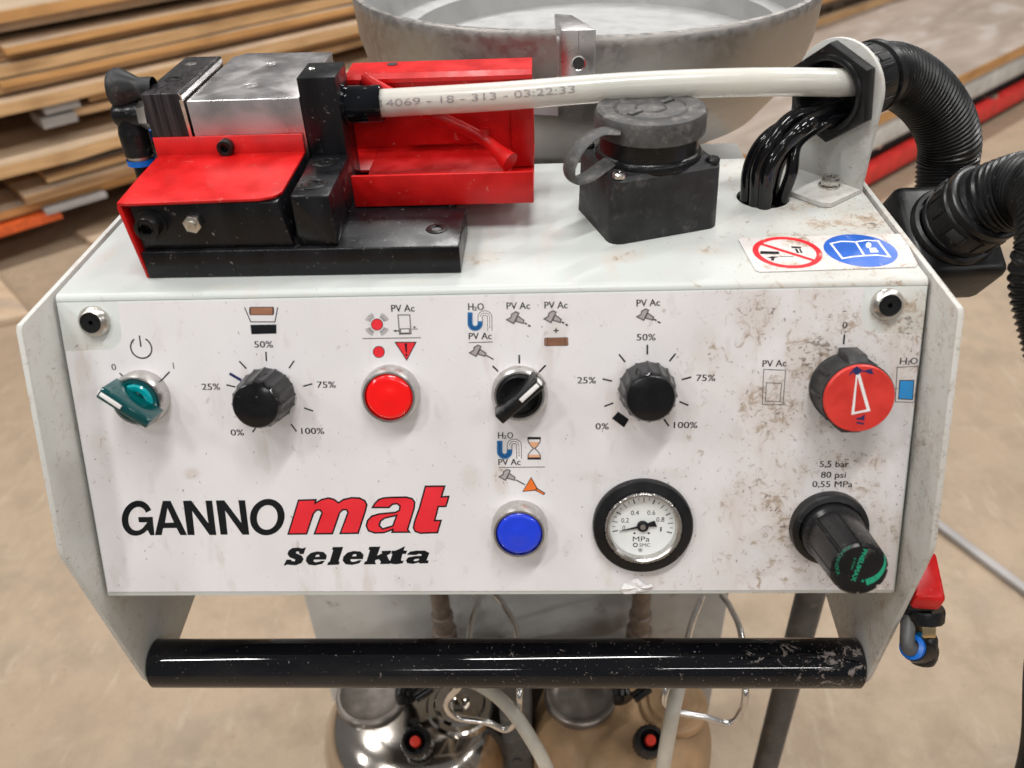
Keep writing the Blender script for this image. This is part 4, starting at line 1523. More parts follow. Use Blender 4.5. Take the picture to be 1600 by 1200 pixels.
p = onY(304, 346, 0.0185)
b = B()
b.prism(hexa(0.0047, 0.25), 0, 0.0042, M=frame(p, (0, -1, 0)), bev=0.0004)
b.lathe([(0.0024, 0.004), (0.0022, 0.0055), (0, 0.0056)], 16, frame(p, (0, -1, 0)))
obj('hexagon_nut', b, 'zinc_bolt', feeder)

# bent red cover sheet
b = B()
tpl = [(-0.1768, 0.0172), (-0.172, 0.0160), (-0.107, 0.0183), (-0.1005, 0.0210), (-0.0975, 0.0265), (-0.0980, 0.0795), (-0.1790, 0.0795), (-0.1785, 0.05)]
b.prism(tpl, 0.0398, 0.0414, bev=0.0004)
b.hull([(x, y, z) for x0, x1, y, z in ((-0.1795, -0.0982, 0.0785, 0.0402), (-0.1795, -0.0982, 0.0825, 0.0405), (-0.1805, -0.0985, 0.0812, 0.0503), (-0.1805, -0.0985, 0.0826, 0.0503)) for x in (x0, x1)], 0.0003)
fl0 = [(-0.1770, 0.0160, 0.0392), (-0.1752, 0.0168, 0.0412), (-0.1735, 0.0160, 0.0003), (-0.1720, 0.0160, 0.0003)]
fl1 = [(-0.1790, 0.0795, 0.0392), (-0.1772, 0.0795, 0.0412), (-0.1755, 0.0795, 0.0003), (-0.1740, 0.0795, 0.0003)]
b.hull(fl0 + fl1, 0.0004)
obj('red_cover', b, 'red_paint', feeder)
cap_screw(onY(355, 228, 0.0805), (0, -1, 0.05), 0.0043, 0.0052, feeder)

# aluminium slide block, black side block, black upright with its foot
b = B()
big, sml = onZ(393, 133, 0.069), onZ(425, 100, 0.069)
b.prism([(-0.1575, 0.0830), (-0.0972, 0.0832), (-0.0972, 0.171), (-0.151, 0.1745), (-0.1575, 0.1665)], 0.0152, 0.0690, [circ(big.x, big.y, 0.0036, 24), circ(sml.x, sml.y, 0.0026, 20)], bev=0.0005)
for c_, r_ in ((big, 0.0058), (sml, 0.0040)):
    b.lathe([(r_, 0.06905), (r_ * 0.70, 0.0686), (r_ * 0.62, 0.060)], 32, Matrix.Translation((c_.x, c_.y, 0)))
obj('slide_block', b, 'aluminium', feeder)
b = B()
b.prism([(-0.1805, 0.0822), (-0.1590, 0.0822), (-0.1590, 0.1520), (-0.1805, 0.1530)], 0.0152, 0.0735, bev=0.0006)
sb = obj('side_block', b, 'black_worn', feeder)
b = B()
b.hull([(-0.1605, 0.0820, 0.0736), (-0.1588, 0.0820, 0.0722), (-0.1588, 0.0820, 0.0690), (-0.1605, 0.1520, 0.0736), (-0.1588, 0.1520, 0.0722), (-0.1588, 0.1520, 0.0690)])
b.hull([(-0.1606, 0.0818, 0.0700), (-0.1586, 0.0818, 0.0700), (-0.1586, 0.0818, 0.045), (-0.1600, 0.0818, 0.045), (-0.1606, 0.083, 0.0700), (-0.1586, 0.083, 0.0700), (-0.1586, 0.083, 0.045)])
obj('worn_edge', b, 'milled_edge', sb)
p = onZ(271, 124, 0.0735)
cap_screw(p - V((0, 0, 0.0042)), (0, 0, 1), 0.0050, 0.0046, feeder)
p = onZ(298, 100, 0.0735)
b = B()
b.lathe([(0.0034, 0.0001), (0.0024, 0.0004), (0.0016, 0.0001), (0, 0.0)], 20, Matrix.Translation(p))
obj('set_screw', b, 'zinc_bolt', feeder)
b = B()
b.box(-0.0966, -0.0763, 0.0825, 0.1103, 0.0153, 0.0793, 0.0007)
obj('upright_block', b, 'black_metal', feeder)
p = onZ(487, 107, 0.0793)
b = B()
b.lathe([(0.0020, 0.0001), (0.0014, 0.0004), (0.0008, 0.0001), (0, 0.0)], 16, Matrix.Translation(p))
obj('set_screw', b, 'zinc_bolt', feeder)
b = B()
b.hull([(-0.0925, 0.0190, 0.0154), (-0.0722, 0.0178, 0.0154), (-0.0918, 0.0193, 0.0418), (-0.0728, 0.0185, 0.0418), (-0.0953, 0.0820, 0.0154), (-0.0745, 0.0820, 0.0154), (-0.0953, 0.0820, 0.0385), (-0.0745, 0.0820, 0.0385)], 0.0009)
ft = obj('upright_foot', b, 'black_metal', feeder)
fn = V((0, 0.053, 1)).normalized()
for u, v in ((507, 252), (490, 291)):
    yy = onZ(u, v, 0.0402)
    zz = 0.0418 - (yy.y - 0.0193) / (0.082 - 0.0193) * 0.0033
    p = V((yy.x, yy.y, zz))
    b = B()
    b.lathe([(0.0068, 0.0003), (0.0062, 0.0005), (0.0056, 0.0002)], 32, frame(p, fn))
    obj('counterbore', b, 'black_screw', feeder)
    cap_screw(p - fn * 0.0040, fn, 0.0055, 0.0046, feeder)
b = B()
FC = V((-0.0770, 0.0970, 0.0602))
CLM = frame(FC, (1, 0.0, 0.004), (0, 0, 1))
b.lathe([(0, 0), (0.0116, 0), (0.0116, 0.0022), (0.0099, 0.0024), (0.0099, 0.0204), (0.0094, 0.0210), (0.0082, 0.0210), (0.0080, 0.012)], 44)
obj('hose_collar', b, 'black_gloss', feeder, M=CLM)

# red tray: trough with a tall back wall, top flange and a bent wire
yw = 0.110
zt_ = onY(832, 113, yw).z
xr = 0.0254
xl = -0.0712
b = B()
b.box(xl, xr, 0.0620, 0.0640, 0.0160, 0.0335, 0.0004)
zs_ = onY(680, 226, yw).z
b.prism([(xl - 0.0055, zt_), (xr, zt_), (xr, 0.0172), (xr - 0.0130, 0.0172), (xr - 0.0130, zs_ - 0.004), (xr - 0.022, zs_), (xl - 0.0055, zs_)], 0, 0.002, M=Matrix(((1, 0, 0, 0), (0, 0, 1, yw + 0.0008), (0, 1, 0, 0), (0, 0, 0, 1))))
b.box(xl, xr, 0.0641, 0.146, 0.0156, 0.0172, 0.0003)
b.box(xl - 0.024, xl - 0.0001, 0.1112, 0.146, 0.0156, 0.0172, 0.0003)
b.box(xl - 0.024, xr, 0.1462, 0.148, 0.0156, zs_ + 0.008, 0.0003)
fr = onZ(832, 90, zt_ + 0.0015)
b.prism([(yw - 0.0012, zt_ - 0.003), (yw - 0.0012, zt_ - 0.0008), (yw + 0.0012, zt_ + 0.0016), (fr.y, zt_ + 0.0016), (fr.y, zt_ - 0.0002), (yw + 0.003, zt_ - 0.0002), (yw + 0.0024, zt_ - 0.003)], xl - 0.006, xr, M=YZ, bev=0.0004)
tray = obj('red_tray', b, 'red_paint', feeder)
b = B()
b.box(xr - 0.0125, xr - 0.0002, 0.1085, 0.1099, 0.0179, zt_ - 0.004, 0.0004)
obj('end_strap', b, 'red_paint', tray)
p = onZ(613, 100, zt_ + 0.0018)
b = B()
b.lathe([(0.0030, 0.0001), (0, 0.0002)], 18, Matrix.Translation(p))
obj('flange_hole', b, 'inside_dark', tray)
b = B()
w0 = [onY(566, 120, 0.1055), onY(585, 133, 0.1055), onY(660, 172, 0.105), onY(720, 198, 0.104), onY(757, 218, 0.102), onY(778, 236, 0.094), onY(797, 254, 0.086)]
pth = spline(w0, 6)
nn_ = len(pth)
b.tube(pth, 0.0036, 16, rfun=lambda i: 0.0036 * (1.0 if i < nn_ - 9 else 1.0 + 0.75 * (i - nn_ + 9) / 9), flat=0.72)
b.hull([onY(u, v, 0.107) + V((0, d_, 0)) for u, v in ((563, 118), (577, 114), (592, 130), (570, 136)) for d_ in (0, 0.002)], 0.0006)
b.lathe([(0, -0.003), (0.003, -0.002), (0.0036, 0), (0.003, 0.002), (0, 0.003)], 14, Matrix.Translation(onY(757, 207, 0.1045)))
obj('bent_wire', b, 'red_paint', tray)

# air fittings on the outer side of the feeder
yf_ = 0.0955
ca_ = onY(245, 136, yf_)
b = B()
hx = V((-1, 0.0, 0.0))
b.lathe([(0.0056, 0), (0.0058, 0.002), (0.0056, 0.008), (0.0070, 0.0105), (0.0102, 0.0165), (0.0108, 0.018), (0.0108, 0.0195), (0.0094, 0.0225), (0.0050, 0.0232), (0, 0.0232)], 36, frame(onY(241, 137, yf_), hx))
obj('exhaust_knob', b, 'dusty_plastic', feeder)
ea = onY(236, 178, yf_ - 0.004)
b = B()
b.prism(hexa(0.0080, 0.2), 0, 0.0050, M=frame(ea, hx), bev=0.0005)
hxn = obj('fitting_hexagon', b, 'nickel', feeder)
b = B()
eb = onY(200, 176, yf_ - 0.004)
b.lathe([(0, 0.0049), (0.0066, 0.0049), (0.0070, 0.006), (0.0070, 0.0175), (0.0055, 0.0195), (0, 0.020)], 28, frame(ea, hx))
dz = V((0, -0.05, -1)).normalized()
b.lathe([(0, -0.004), (0.0066, -0.004), (0.0070, 0.004), (0.0078, 0.0075), (0.0080, 0.0085), (0.0078, 0.021), (0, 0.021)], 28, frame(eb + dz * 0.002, dz))
el = obj('elbow_fitting', b, 'black_plastic', feeder)
b = B()
b.lathe([(0.0070, 0.0208), (0.0070, 0.0232), (0, 0.0232)], 28, frame(eb + dz * 0.002, dz))
obj('fitting_sleeve', b, 'nickel', el)
b = B()
b.lathe([(0.0078, 0.0230), (0.0078, 0.0262), (0.0050, 0.0266)], 28, frame(eb + dz * 0.002, dz))
obj('release_collar', b, 'blue_collar', el)
b = B()
s0 = eb + dz * 0.022
b.tube(spline([s0, s0 + dz * 0.022, s0 + dz * 0.040 + V((-0.004, 0.012, 0)), s0 + dz * 0.05 + V((0.0, 0.05, 0.0))], 8), 0.0050, 16)
obj('air_hose', b, 'hose_black', el)
b = B()
eb2 = onY(233, 215, 0.115)
b.lathe([(0, 0), (0.0075, 0), (0.0078, 0.006), (0.0060, 0.0065), (0.0058, 0.008)], 24, frame(eb2 + V((0, 0, 0.008)), (-0.5, 0, -1)))
obj('release_collar', b, 'blue_collar', feeder)
b = B()
b.tube(spline([eb2 + V((0, 0, 0.004)), eb2 + V((-0.004, 0.0, -0.012)), eb2 + V((-0.002, 0.01, -0.04))], 6), 0.0055, 14)
obj('air_hose', b, 'post_grey', feeder)

# ================================================================== milky dowel hose
pts = [(-0.0640, 0.0970, 0.0602), (-0.040, 0.0972, 0.0608), (0.010, 0.0975, 0.0622), (0.072, 0.0985, 0.0648), (0.128, 0.1000, 0.0650), (0.165, 0.1035, 0.0633), (0.196, 0.1120, 0.0595), (0.220, 0.128, 0.0555)]
path = spline(pts, 10)
b = B()
b.tube(path, 0.0074, 32, x0=(0, 0, 1))
milky = obj('dowel_hose', b, 'milky_tube', None, label='milky translucent dowel hose with printed date code, running from the feeder to the bracket', cat='hose')
# date code printed along it
vs, fs = text_raw('14069 - 18 - 313 - 03:22:33')
x0, x1 = min(v.x for v in vs), max(v.x for v in vs)
pa, pb = -0.0560, 0.0480


def on_tube(xm, arc):
    for a, c in zip(path, path[1:]):
        if a.x <= xm <= c.x:
            f = (xm - a.x) / (c.x - a.x)
            ctr = a.lerp(c, f)
            t = (c - a).normalized()
            up = V((0, 0, 1))
            up = (up - t * up.dot(t)).normalized()
            sd = t.cross(up)
            al = arc / 0.0074
            return ctr + (up * sin(al) + (V((0, -1, 0)) - t * V((0, -1, 0)).dot(t)).normalized() * cos(al)) * 0.00762


tb = bmesh.new()
bv_ = [tb.verts.new(v) for v in vs]
for f in fs:
    tb.faces.new([bv_[i] for i in f])
for k in range(-1, 9):
    bmesh.ops.bisect_plane(tb, geom=tb.verts[:] + tb.edges[:] + tb.faces[:], plane_co=(0, k * 0.1, 0), plane_no=(0, 1, 0))
tb.verts.index_update()
vs = [v.co.copy() for v in tb.verts]
fs = [[v.index for v in f.verts] for f in tb.faces]
tb.free()
b = B()
b.add([on_tube(pa + (v.x - x0) / (x1 - x0) * (pb - pa), 0.0022 + (v.y - 0.35) * 0.0052 + 0.0008 * (v.x - x0) / (x1 - x0)) for v in vs], fs)
obj('date_code', b, 'tube_print', milky)

# ================================================================== black air hoses rising out of the top sheet into the nut
outer_px = [(1166, 312), (1174, 262), (1190, 222), (1224, 187), (1268, 170), (1312, 160)]
inner_px = [(1222, 313), (1232, 268), (1250, 230), (1278, 198), (1305, 186), (1330, 180)]
ydep = [0.094, 0.094, 0.096, 0.101, 0.110, 0.124]
HOSE_LABELS = ['outermost black air hose of the arch between the white top and the hexagon nut', 'second black air hose from the outside of the arch into the hexagon nut', 'black air hose in the middle front of the arch into the hexagon nut', 'innermost thin black air hose of the arch, nearest the bracket bolt', 'black air hose at the back of the arch, outer half', 'black air hose at the back of the arch, inner half']
for k, (f_, dy_, r) in enumerate([(0.0, 0.0, 0.0036), (0.27, -0.006, 0.0040), (0.52, -0.009, 0.0042), (1.0, -0.003, 0.0034), (0.16, 0.007, 0.0036), (0.66, 0.005, 0.0038)]):
    pp = []
    for (ua, va), (ub, vb2), yy in zip(outer_px, inner_px, ydep):
        w_ = dy_ * (1.0 if yy < 0.11 else 0.4)
        pp.append(onY(ua + (ub - ua) * f_, va + (vb2 - va) * f_, yy + w_))
    pp = [V((pp[0].x, pp[0].y, -0.022))] + pp + [pp[-1] + V((0.014, 0.012, 0.0))]
    b = B()
    for i_ in (2, 3, 4):
        pp[i_] = pp[i_] + V((random.uniform(-0.0022, 0.0022), random.uniform(-0.003, 0.003), random.uniform(-0.0022, 0.0022)))
    b.tube(spline(pp, 8), r, 18)
    obj('air_hose', b, 'hose_black', None, label=HOSE_LABELS[k], cat='hose', group='black air hoses arching into the hexagon nut')


# ================================================================== corrugated conduits
def corrugated(path, r, pitch, depth, seg=28):
    fine = resample(path, pitch / 4)
    b = B()
    dep = [0.0, depth, depth, 0.0]
    b.tube(fine, r, seg, rfun=lambda i: r - depth + dep[i % 4])
    return b


def hermite(p0, t0, p1, t1, n):
    out = []
    for i in range(n + 1):
        t = i / n
        out.append(p0 * (2 * t ** 3 - 3 * t * t + 1) + t0 * (t ** 3 - 2 * t * t + t) + p1 * (3 * t * t - 2 * t ** 3) + t1 * (t ** 3 - t * t))
    return out


def fitting(o, d, r, parent, k=1.0):
    """screw fitting with windows that clamps the corrugated conduit"""
    b = B()
    M = frame(o, d) @ Matrix.Diagonal((1, 1, k, 1))
    b.lathe([(0, 0.0005), (r * 1.08, 0.0005), (r * 1.10, 0.004), (r * 1.06, 0.0048), (r * 1.06, 0.010), (r * 1.13, 0.0105), (r * 1.14, 0.024), (r * 1.12, 0.0255), (r * 1.05, 0.027), (r * 1.05, 0.0285), (r * 1.15, 0.029), (r * 1.15, 0.034), (r * 1.10, 0.035), (r * 0.97, 0.035)], 48, M)
    for i in range(14):
        a = 2 * pi * i / 14
        b.box(r * 1.125, r * 1.165, -0.0009, 0.0009, 0.0112, 0.0236, 0.0002, M=M @ Matrix.Rotation(a, 4, 'Z'))
    o_ = obj('screw_fitting', b, 'rubber_black', parent)
    for i in range(4):
        b = B()
        b.box(r * 1.10, r * 1.148, -0.0048, 0.0048, 0.014, 0.0222, 0.0002, M=M @ Matrix.Rotation(2 * pi * i / 4 + 0.5, 4, 'Z'))
        obj('fitting_window', b, 'inside_dark', o_)
    return o_


hc = V((BA.x, BA.y, 0)) + BE * HC[0] + V((0, 0, HC[1]))
d1 = -BN
sA = hc + d1 * 0.003
e_ = sA + d1 * 0.034
p1_ = onY(1480, 262, 0.165)
cp = [e_ - d1 * 0.004] + hermite(e_ + d1 * 0.002, d1 * 0.085, p1_, V((-0.005, -0.01, -0.10)), 6)[:-1] + [p1_, onY(1474, 330, 0.155), onY(1460, 420, 0.14)]
b = corrugated(spline(cp, 14), 0.0185, 0.0030, 0.0011)
con1 = obj('corrugated_conduit', b, 'rubber_black', None, label='black corrugated conduit curving out of the white bracket and down behind the junction box', cat='conduit')
fitting(sA, d1, 0.0180, con1)
d2 = (JA + V((0.16, 0.0, 0.0))).normalized()
sB = jc + JA * 0.002
e_ = sB + d2 * 0.024
p1_ = onY(1648, 450, 0.0)
cp = [e_ - d2 * 0.004] + hermite(e_ + d2 * 0.002, d2 * 0.085 + V((0.05, 0, 0)), p1_, V((0.015, -0.02, -0.13)), 6)[:-1] + [p1_, onY(1690, 640, -0.03), onY(1700, 850, -0.03), onY(1655, 1040, -0.02), onY(1626, 1230, -0.01), V((0.43, 0.0, -0.70)), V((0.45, 0.01, -0.88)), V((0.52, 0.04, -0.929)), V((0.75, 0.12, -0.929)), V((1.3, 0.25, -0.929))]
b = corrugated(spline(cp, 14), 0.0195, 0.0032, 0.0012)
con2 = obj('corrugated_conduit', b, 'rubber_black', None, label='black corrugated conduit looping out of the junction box and hanging down beside the console', cat='conduit')
fitting(sB, d2, 0.0195, con2, 0.74)

# ================================================================== hopper bowl
bowl = thing('hopper_bowl', (0.066, 0.38, -0.03), 'cast aluminium dowel hopper bowl with a stepped rim behind the console', 'hopper bowl')
bc = V((0.066, 0.380, 0.0))
zr0 = 0.066
NB = 120


def brad(a):
    """rim radius round the bowl: the spiral steps out at the clamp block"""
    d = math.degrees(a) % 360
    st = 262.0
    if d < st:
        f = max(0.0, (d - 180) / (st - 180))
        return (0.187 if d > 180 else 0.1785 + 0.0085 * d / 180) - 0.017 * f ** 1.6
    f = (d - st) / (360 - st)
    return 0.1865 + 0.004 * sin(pi * min(1, f * 1.1)) - 0.008 * f ** 3


b = B()
prof = [(1.0, -0.0008), (0.994, 0.0012), (0.972, 0.0012), (0.964, -0.0008), (0.955, -0.026), (0.93, -0.042), (0.88, -0.050), (0.80, -0.052), (0.0, -0.048)]
out_ = [(1.0, 0.0), (1.0, -0.006), (0.990, -0.030), (0.955, -0.055), (0.80, -0.092), (0.62, -0.112), (0.35, -0.120), (0.0, -0.122)]
cut = radians(262)
angs = [cut + 2 * pi * i / NB for i in range(NB + 1)]
rows = list(reversed(prof[:-1])) + out_[1:-1]


def brow(k, z, last):
    res = []
    for i, a in enumerate(angs):
        aa = a + (1e-4 if i == 0 else (-1e-4 if i == NB else 0))
        d = math.degrees(aa) % 360
        rr_ = brad(aa) if k > 0.9 else brad(aa) * 0.3 + 0.187 * 0.7
        zz = zr0 + z
        if i == NB:
            pass
        res.append((bc.x + rr_ * k * cos(a), bc.y + rr_ * k * sin(a), zz))
    return res


vs, fs = [], []
for k, z in rows:
    vs += brow(k, z, False)
m = NB + 1
for j in range(len(rows) - 1):
    for i in range(NB):
        fs.append((j * m + i, j * m + i + 1, (j + 1) * m + i + 1, (j + 1) * m + i))
inner_rows = len(prof) - 1 - 4
t = bmesh.new()
bv = [t.verts.new(v) for v in vs]
for j in range(len(rows) - 1):
    for i in range(NB):
        f = t.faces.new([bv[x] for x in (j * m + i, j * m + i + 1, (j + 1) * m + i + 1, (j + 1) * m + i)])
        f.material_index = 1 if j < 5 else 0
c_in = t.verts.new((bc.x, bc.y, zr0 - 0.050))
c_out = t.verts.new((bc.x, bc.y, zr0 - 0.122))
L0 = (len(rows) - 1) * m
for i in range(NB):
    t.faces.new((bv[i + 1], bv[i], c_in)).material_index = 1
    t.faces.new((bv[L0 + i], bv[L0 + i + 1], c_out))
# closing face at the step of the rim
for j in range(len(rows) - 1):
    try:
        t.faces.new((bv[j * m], bv[(j + 1) * m], bv[(j + 1) * m + NB], bv[j * m + NB]))
    except ValueError:
        pass
bmesh.ops.recalc_face_normals(t, faces=t.faces)
b.merge(t)
wall = obj('bowl_wall', b, ['cast_alu', 'cast_inside'], bowl)
b = B()
b.lathe([(0.172, zr0 - 0.0550), (0.168, zr0 - 0.0330), (0.158, zr0 - 0.0322), (0.150, zr0 - 0.0335), (0.147, zr0 - 0.0540)], 100, Matrix.Translation((bc.x + 0.006, bc.y + 0.004, 0)))
obj('spiral_track', b, 'cast_inside', wall)
# clamp block on the rim
yb_ = 0.186
p0, p1 = onY(876, 49, yb_), onY(932, 43, yb_)
ztop = onY(905, 46, yb_).z
bl_, br_ = onZ(866, 21, ztop), onZ(894, 23, ztop)
b = B()
b.hull([V((p.x, p.y, z)) for p in (p0, p1) for z in (ztop - 0.042, ztop)] + [V((p.x + 0.003, p.y, z)) for p in (bl_, br_) for z in (ztop - 0.042, ztop)][0:0] + [V((bl_.x, bl_.y, ztop)), V((br_.x, br_.y, ztop)), V((bl_.x + 0.001, bl_.y, ztop - 0.042)), V((br_.x, br_.y, ztop - 0.042))], 0.0009)
cb_ = obj('clamp_block', b, 'aluminium', bowl)
b = B()
hp = onY(904, 99, yb_)
b.lathe([(0.0046, 0.0004), (0.0038, 0.0001), (0.0034, -0.001)], 28, frame(hp, (0, -1, 0)))
obj('hole_rim', b, 'milled_edge', cb_)
b = B()
b.lathe([(0.0037, 0.0003), (0, 0.0003)], 28, frame(hp, (0, -1, 0)))
b.hull([hp + V((x, -0.0003 + y, z)) for x in (-0.00012, 0.00012) for y in (0, 0.0002) for z in (0.008, 0.019)])
obj('screw_hole', b, 'inside_dark', cb_)
b = B()
b.lathe([(0, -0.20), (0.085, -0.20), (0.088, -0.195), (0.088, -0.060), (0.08, -0.052), (0, -0.052)], 60, Matrix.Translation((bc.x, bc.y, 0)))
obj('vibrating_drive', b, 'post_grey', bowl)
b = B()
b.box(-0.09, 0.20, 0.16, 0.52, -0.21, -0.2005, 0.002)
obj('rear_shelf', b, 'column_grey', console)


# ================================================================== glue tanks under the console
def tank(xc, yc, zt, r, mat, label, lid_dx, pin_px, fit_mat):
    tk = thing('glue_tank', (xc, yc, -Z0 + 0.06), label, 'tank', 'pressure tanks under the console')
    b = B()
    b.lathe([(0, -Z0 + 0.065), (r * 0.95, -Z0 + 0.065), (r, -Z0 + 0.08), (r, zt - 0.062), (r * 0.985, zt - 0.044), (r * 0.94, zt - 0.028), (r * 0.86, zt - 0.014), (r * 0.72, zt - 0.003), (r * 0.5, zt + 0.002), (0, zt + 0.003)], 72, Matrix.Translation((xc, yc, 0)))
    shell = obj('shell', b, mat, tk)
    lx, ly = xc + lid_dx, 0.098
    b = B()
    b.lathe([(0, 0.004), (0.020, 0.004), (0.026, 0.0055), (0.029, 0.0085), (0.0315, 0.0085), (0.033, 0.007), (0.0335, 0.001), (0.031, -0.004)], 48, Matrix.Translation((lx, ly, zt)))
    lid = obj('lid', b, 'lid_grey', tk)
    # clamp lever
    b = B()
    b.tube(spline([(lx + 0.006, ly + 0.028, zt + 0.014), (lx + 0.02, ly + 0.012, zt + 0.022), (lx + 0.034, ly - 0.004, zt + 0.026), (lx + 0.040, ly - 0.018, zt + 0.024)], 6), 0.0095, 14, flat=0.7)
    b.hull([(lx + 0.012 + a, ly + 0.018 + c, zt + 0.012 + e) for a in (0, 0.045) for c in (0, 0.016) for e in (0, 0.020)], 0.005)
    b.hull([(lx + 0.028 + a, ly - 0.012 + c, zt + 0.022 + e) for a in (0, 0.010) for c in (-0.012, 0.012) for e in (0, 0.016)], 0.003)
    b.tube([(lx + 0.046, ly - 0.020, zt + 0.030), (lx + 0.060, ly - 0.012, zt + 0.034)], 0.005, 12)
    obj('clamp_lever', b, 'black_plastic', lid)
    # relief valve with red pin
    pv = onZ(pin_px[0], pin_px[1], zt + 0.036)
    b = B()

    def rib(a, rr, z):
        return rr * (1 + (0.05 if int(a / (2 * pi) * 40) % 2 else 0.0)) if 0.006 < z < 0.03 else rr
    vd = V((0.0, -0.42, 0.9)).normalized()
    vo = pv - vd * 0.036
    b.lathe([(0, -0.01), (0.0085, -0.01), (0.0085, 0.004), (0.0128, 0.008), (0.0128, 0.028), (0.0120, 0.032), (0.0108, 0.034), (0.0088, 0.034), (0.0080, 0.022), (0, 0.022)], 80, frame(vo, vd), rfun=rib)
    rv = obj('relief_valve', b, 'dusty_plastic' if mat != 'steel_tank' else 'black_plastic', tk)
    b = B()
    b.lathe([(0.0046, 0.020), (0.0046, 0.0345), (0.0040, 0.036), (0, 0.0365)], 24, frame(vo, vd))
    obj('red_pin', b, 'red_pin', rv)
    # filler neck with flange
    nx, ny = xc + 0.045, yc - 0.002
    b = B()
    b.lathe([(0.031, -0.004), (0.031, 0.004), (0.029, 0.006), (0.024, 0.006), (0.022, 0.009), (0.012, 0.010), (0, 0.010)], 44, Matrix.Translation((nx, ny, zt)))
    b.lathe([(0.0095, 0.009), (0.0095, 0.016), (0.006, 0.018), (0, 0.018)], 6, Matrix.Translation((nx, ny, zt)))
    obj('outlet_flange', b, mat if mat != 'tan_tank' else 'tan_tank', tk)
    # wire bail
    return tk, (nx, ny)


ZT = -0.492
tkL, nL = tank(-0.099, 0.090, ZT, 0.089, 'steel_tank', 'polished stainless glue tank with round lid and black lever under the grab bar', -0.038, (648, 1158), 'nickel')
tkR, nR = tank(0.096, 0.092, ZT, 0.085, 'tan_tank', 'tan glue-stained tank with grey lid and black lever under the grab bar', -0.039, (1017, 1156), 'tan_fitting')
for tk, pxs, lab in ((tkL, [(748, 938), (735, 985), (724, 1060), (697, 1098), (712, 1120), (760, 1128), (790, 1140), (808, 1122), (812, 1080), (808, 990), (790, 950), (775, 930)], 0), (tkR, [(1097, 932), (1082, 970), (1068, 1020), (1040, 1080), (1046, 1108), (1100, 1120), (1140, 1130), (1158, 1112), (1165, 1075), (1158, 990), (1142, 950), (1128, 930)], 1)):
    b = B()
    w = [onY(u, v, 0.032 if v > 1050 else 0.032 + (1050 - v) * 0.0009) for u, v in pxs]
    b.tube(spline(w, 6), 0.0028, 12)
    obj('wire_bail', b, 'steel_wire', tk)
for tk, (u, v) in ((tkL, (690, 955)), (tkR, (1001, 955))):
    p = onY(u, v, 0.165)
    b = B()
    b.lathe([(0.0125, ZT), (0.0125, ZT + 0.012), (0.0095, ZT + 0.014), (0.0095, ZT + 0.030), (0.0108, ZT + 0.031), (0.0108, ZT + 0.036), (0.0088, ZT + 0.037), (0.0088, ZT + 0.075), (0.0100, ZT + 0.077), (0.0100, ZT + 0.082), (0.0085, ZT + 0.083), (0.0085, -0.10)], 24, Matrix.Translation((p.x, p.y, 0)))
    obj('riser_fitting', b, 'tan_fitting', tk)
# glue hoses
b = B()
hp_ = [onY(700, 1060, 0.10), onY(745, 1068, 0.06), onY(790, 1100, 0.03), onY(830, 1155, 0.01), onY(860, 1215, 0.0), onY(885, 1300, 0.0), V((0.03, -0.01, -0.72)), V((0.01, 0.03, -0.868))]
b.tube(spline(hp_, 8), 0.0056, 18)
obj('glue_hose', b, 'white_hose', None, label='off-white glue hose slanting down from the stainless tank past the middle post', cat='hose')
b = B()
hp_ = [onY(1090, 1045, 0.09), onY(1068, 1052, 0.05), onY(1056, 1090, 0.012), onY(1044, 1150, -0.004), onY(1034, 1215, -0.01), onY(1026, 1300, -0.01), V((0.095, -0.005, -0.74)), V((0.08, 0.006, -0.868))]
b.tube(spline(hp_, 8), 0.0056, 18)
obj('glue_hose', b, 'white_hose', None, label='off-white glue hose hanging straight down in front of the tan tank', cat='hose')

# ================================================================== sheet stacks behind
DD = V((0.731, 0.682, 0))
DNR = V((0.682, -0.731, 0))
SA0 = V((-1.5, 2.0, 0))


def sheet(s0, s1, z0, z1, prj, depth, edge='ply_edge', top='ply_face', skew=0.0, name='plywood_sheet', label=None, ctr=SA0, group=None, cat='sheet', rag=0.0):
    """one sheet: along the pile from s0 to s1, its front edge prj in front of the pile line"""
    L = s1 - s0
    M = Matrix(((DD.x, -DNR.x, 0, 0), (DD.y, -DNR.y, 0, 0), (0, 0, 1, 0), (0, 0, 0, 1)))
    o = ctr + DD * ((s0 + s1) / 2) + DNR * prj
    M = Matrix.Translation((o.x, o.y, z0)) @ M @ Matrix.Rotation(skew, 4, 'Z')
    b = B()
    n = max(4, int(L / 0.12))
    fr = [(-L / 2 + L * i / n, (random.random() - 0.5) * rag) for i in range(n + 1)]
    ol = fr + [(L / 2, depth), (-L / 2, depth)]
    b.prism(ol, 0, z1 - z0)
    for f in b.bm.faces:
        f.normal_update()
        f.material_index = 1 if f.normal.z > 0.7 else 0
    return obj(name, b, [edge, top], None, M=M, label=label, cat=cat, group=group)


def zline(v, s=0.0):
    """height on the pile front at image row v, measured at the picture's edge x = 0"""
    return onP(0, v, DNR, DNR.dot(SA0)).z


def zrow(v): return zline(v)


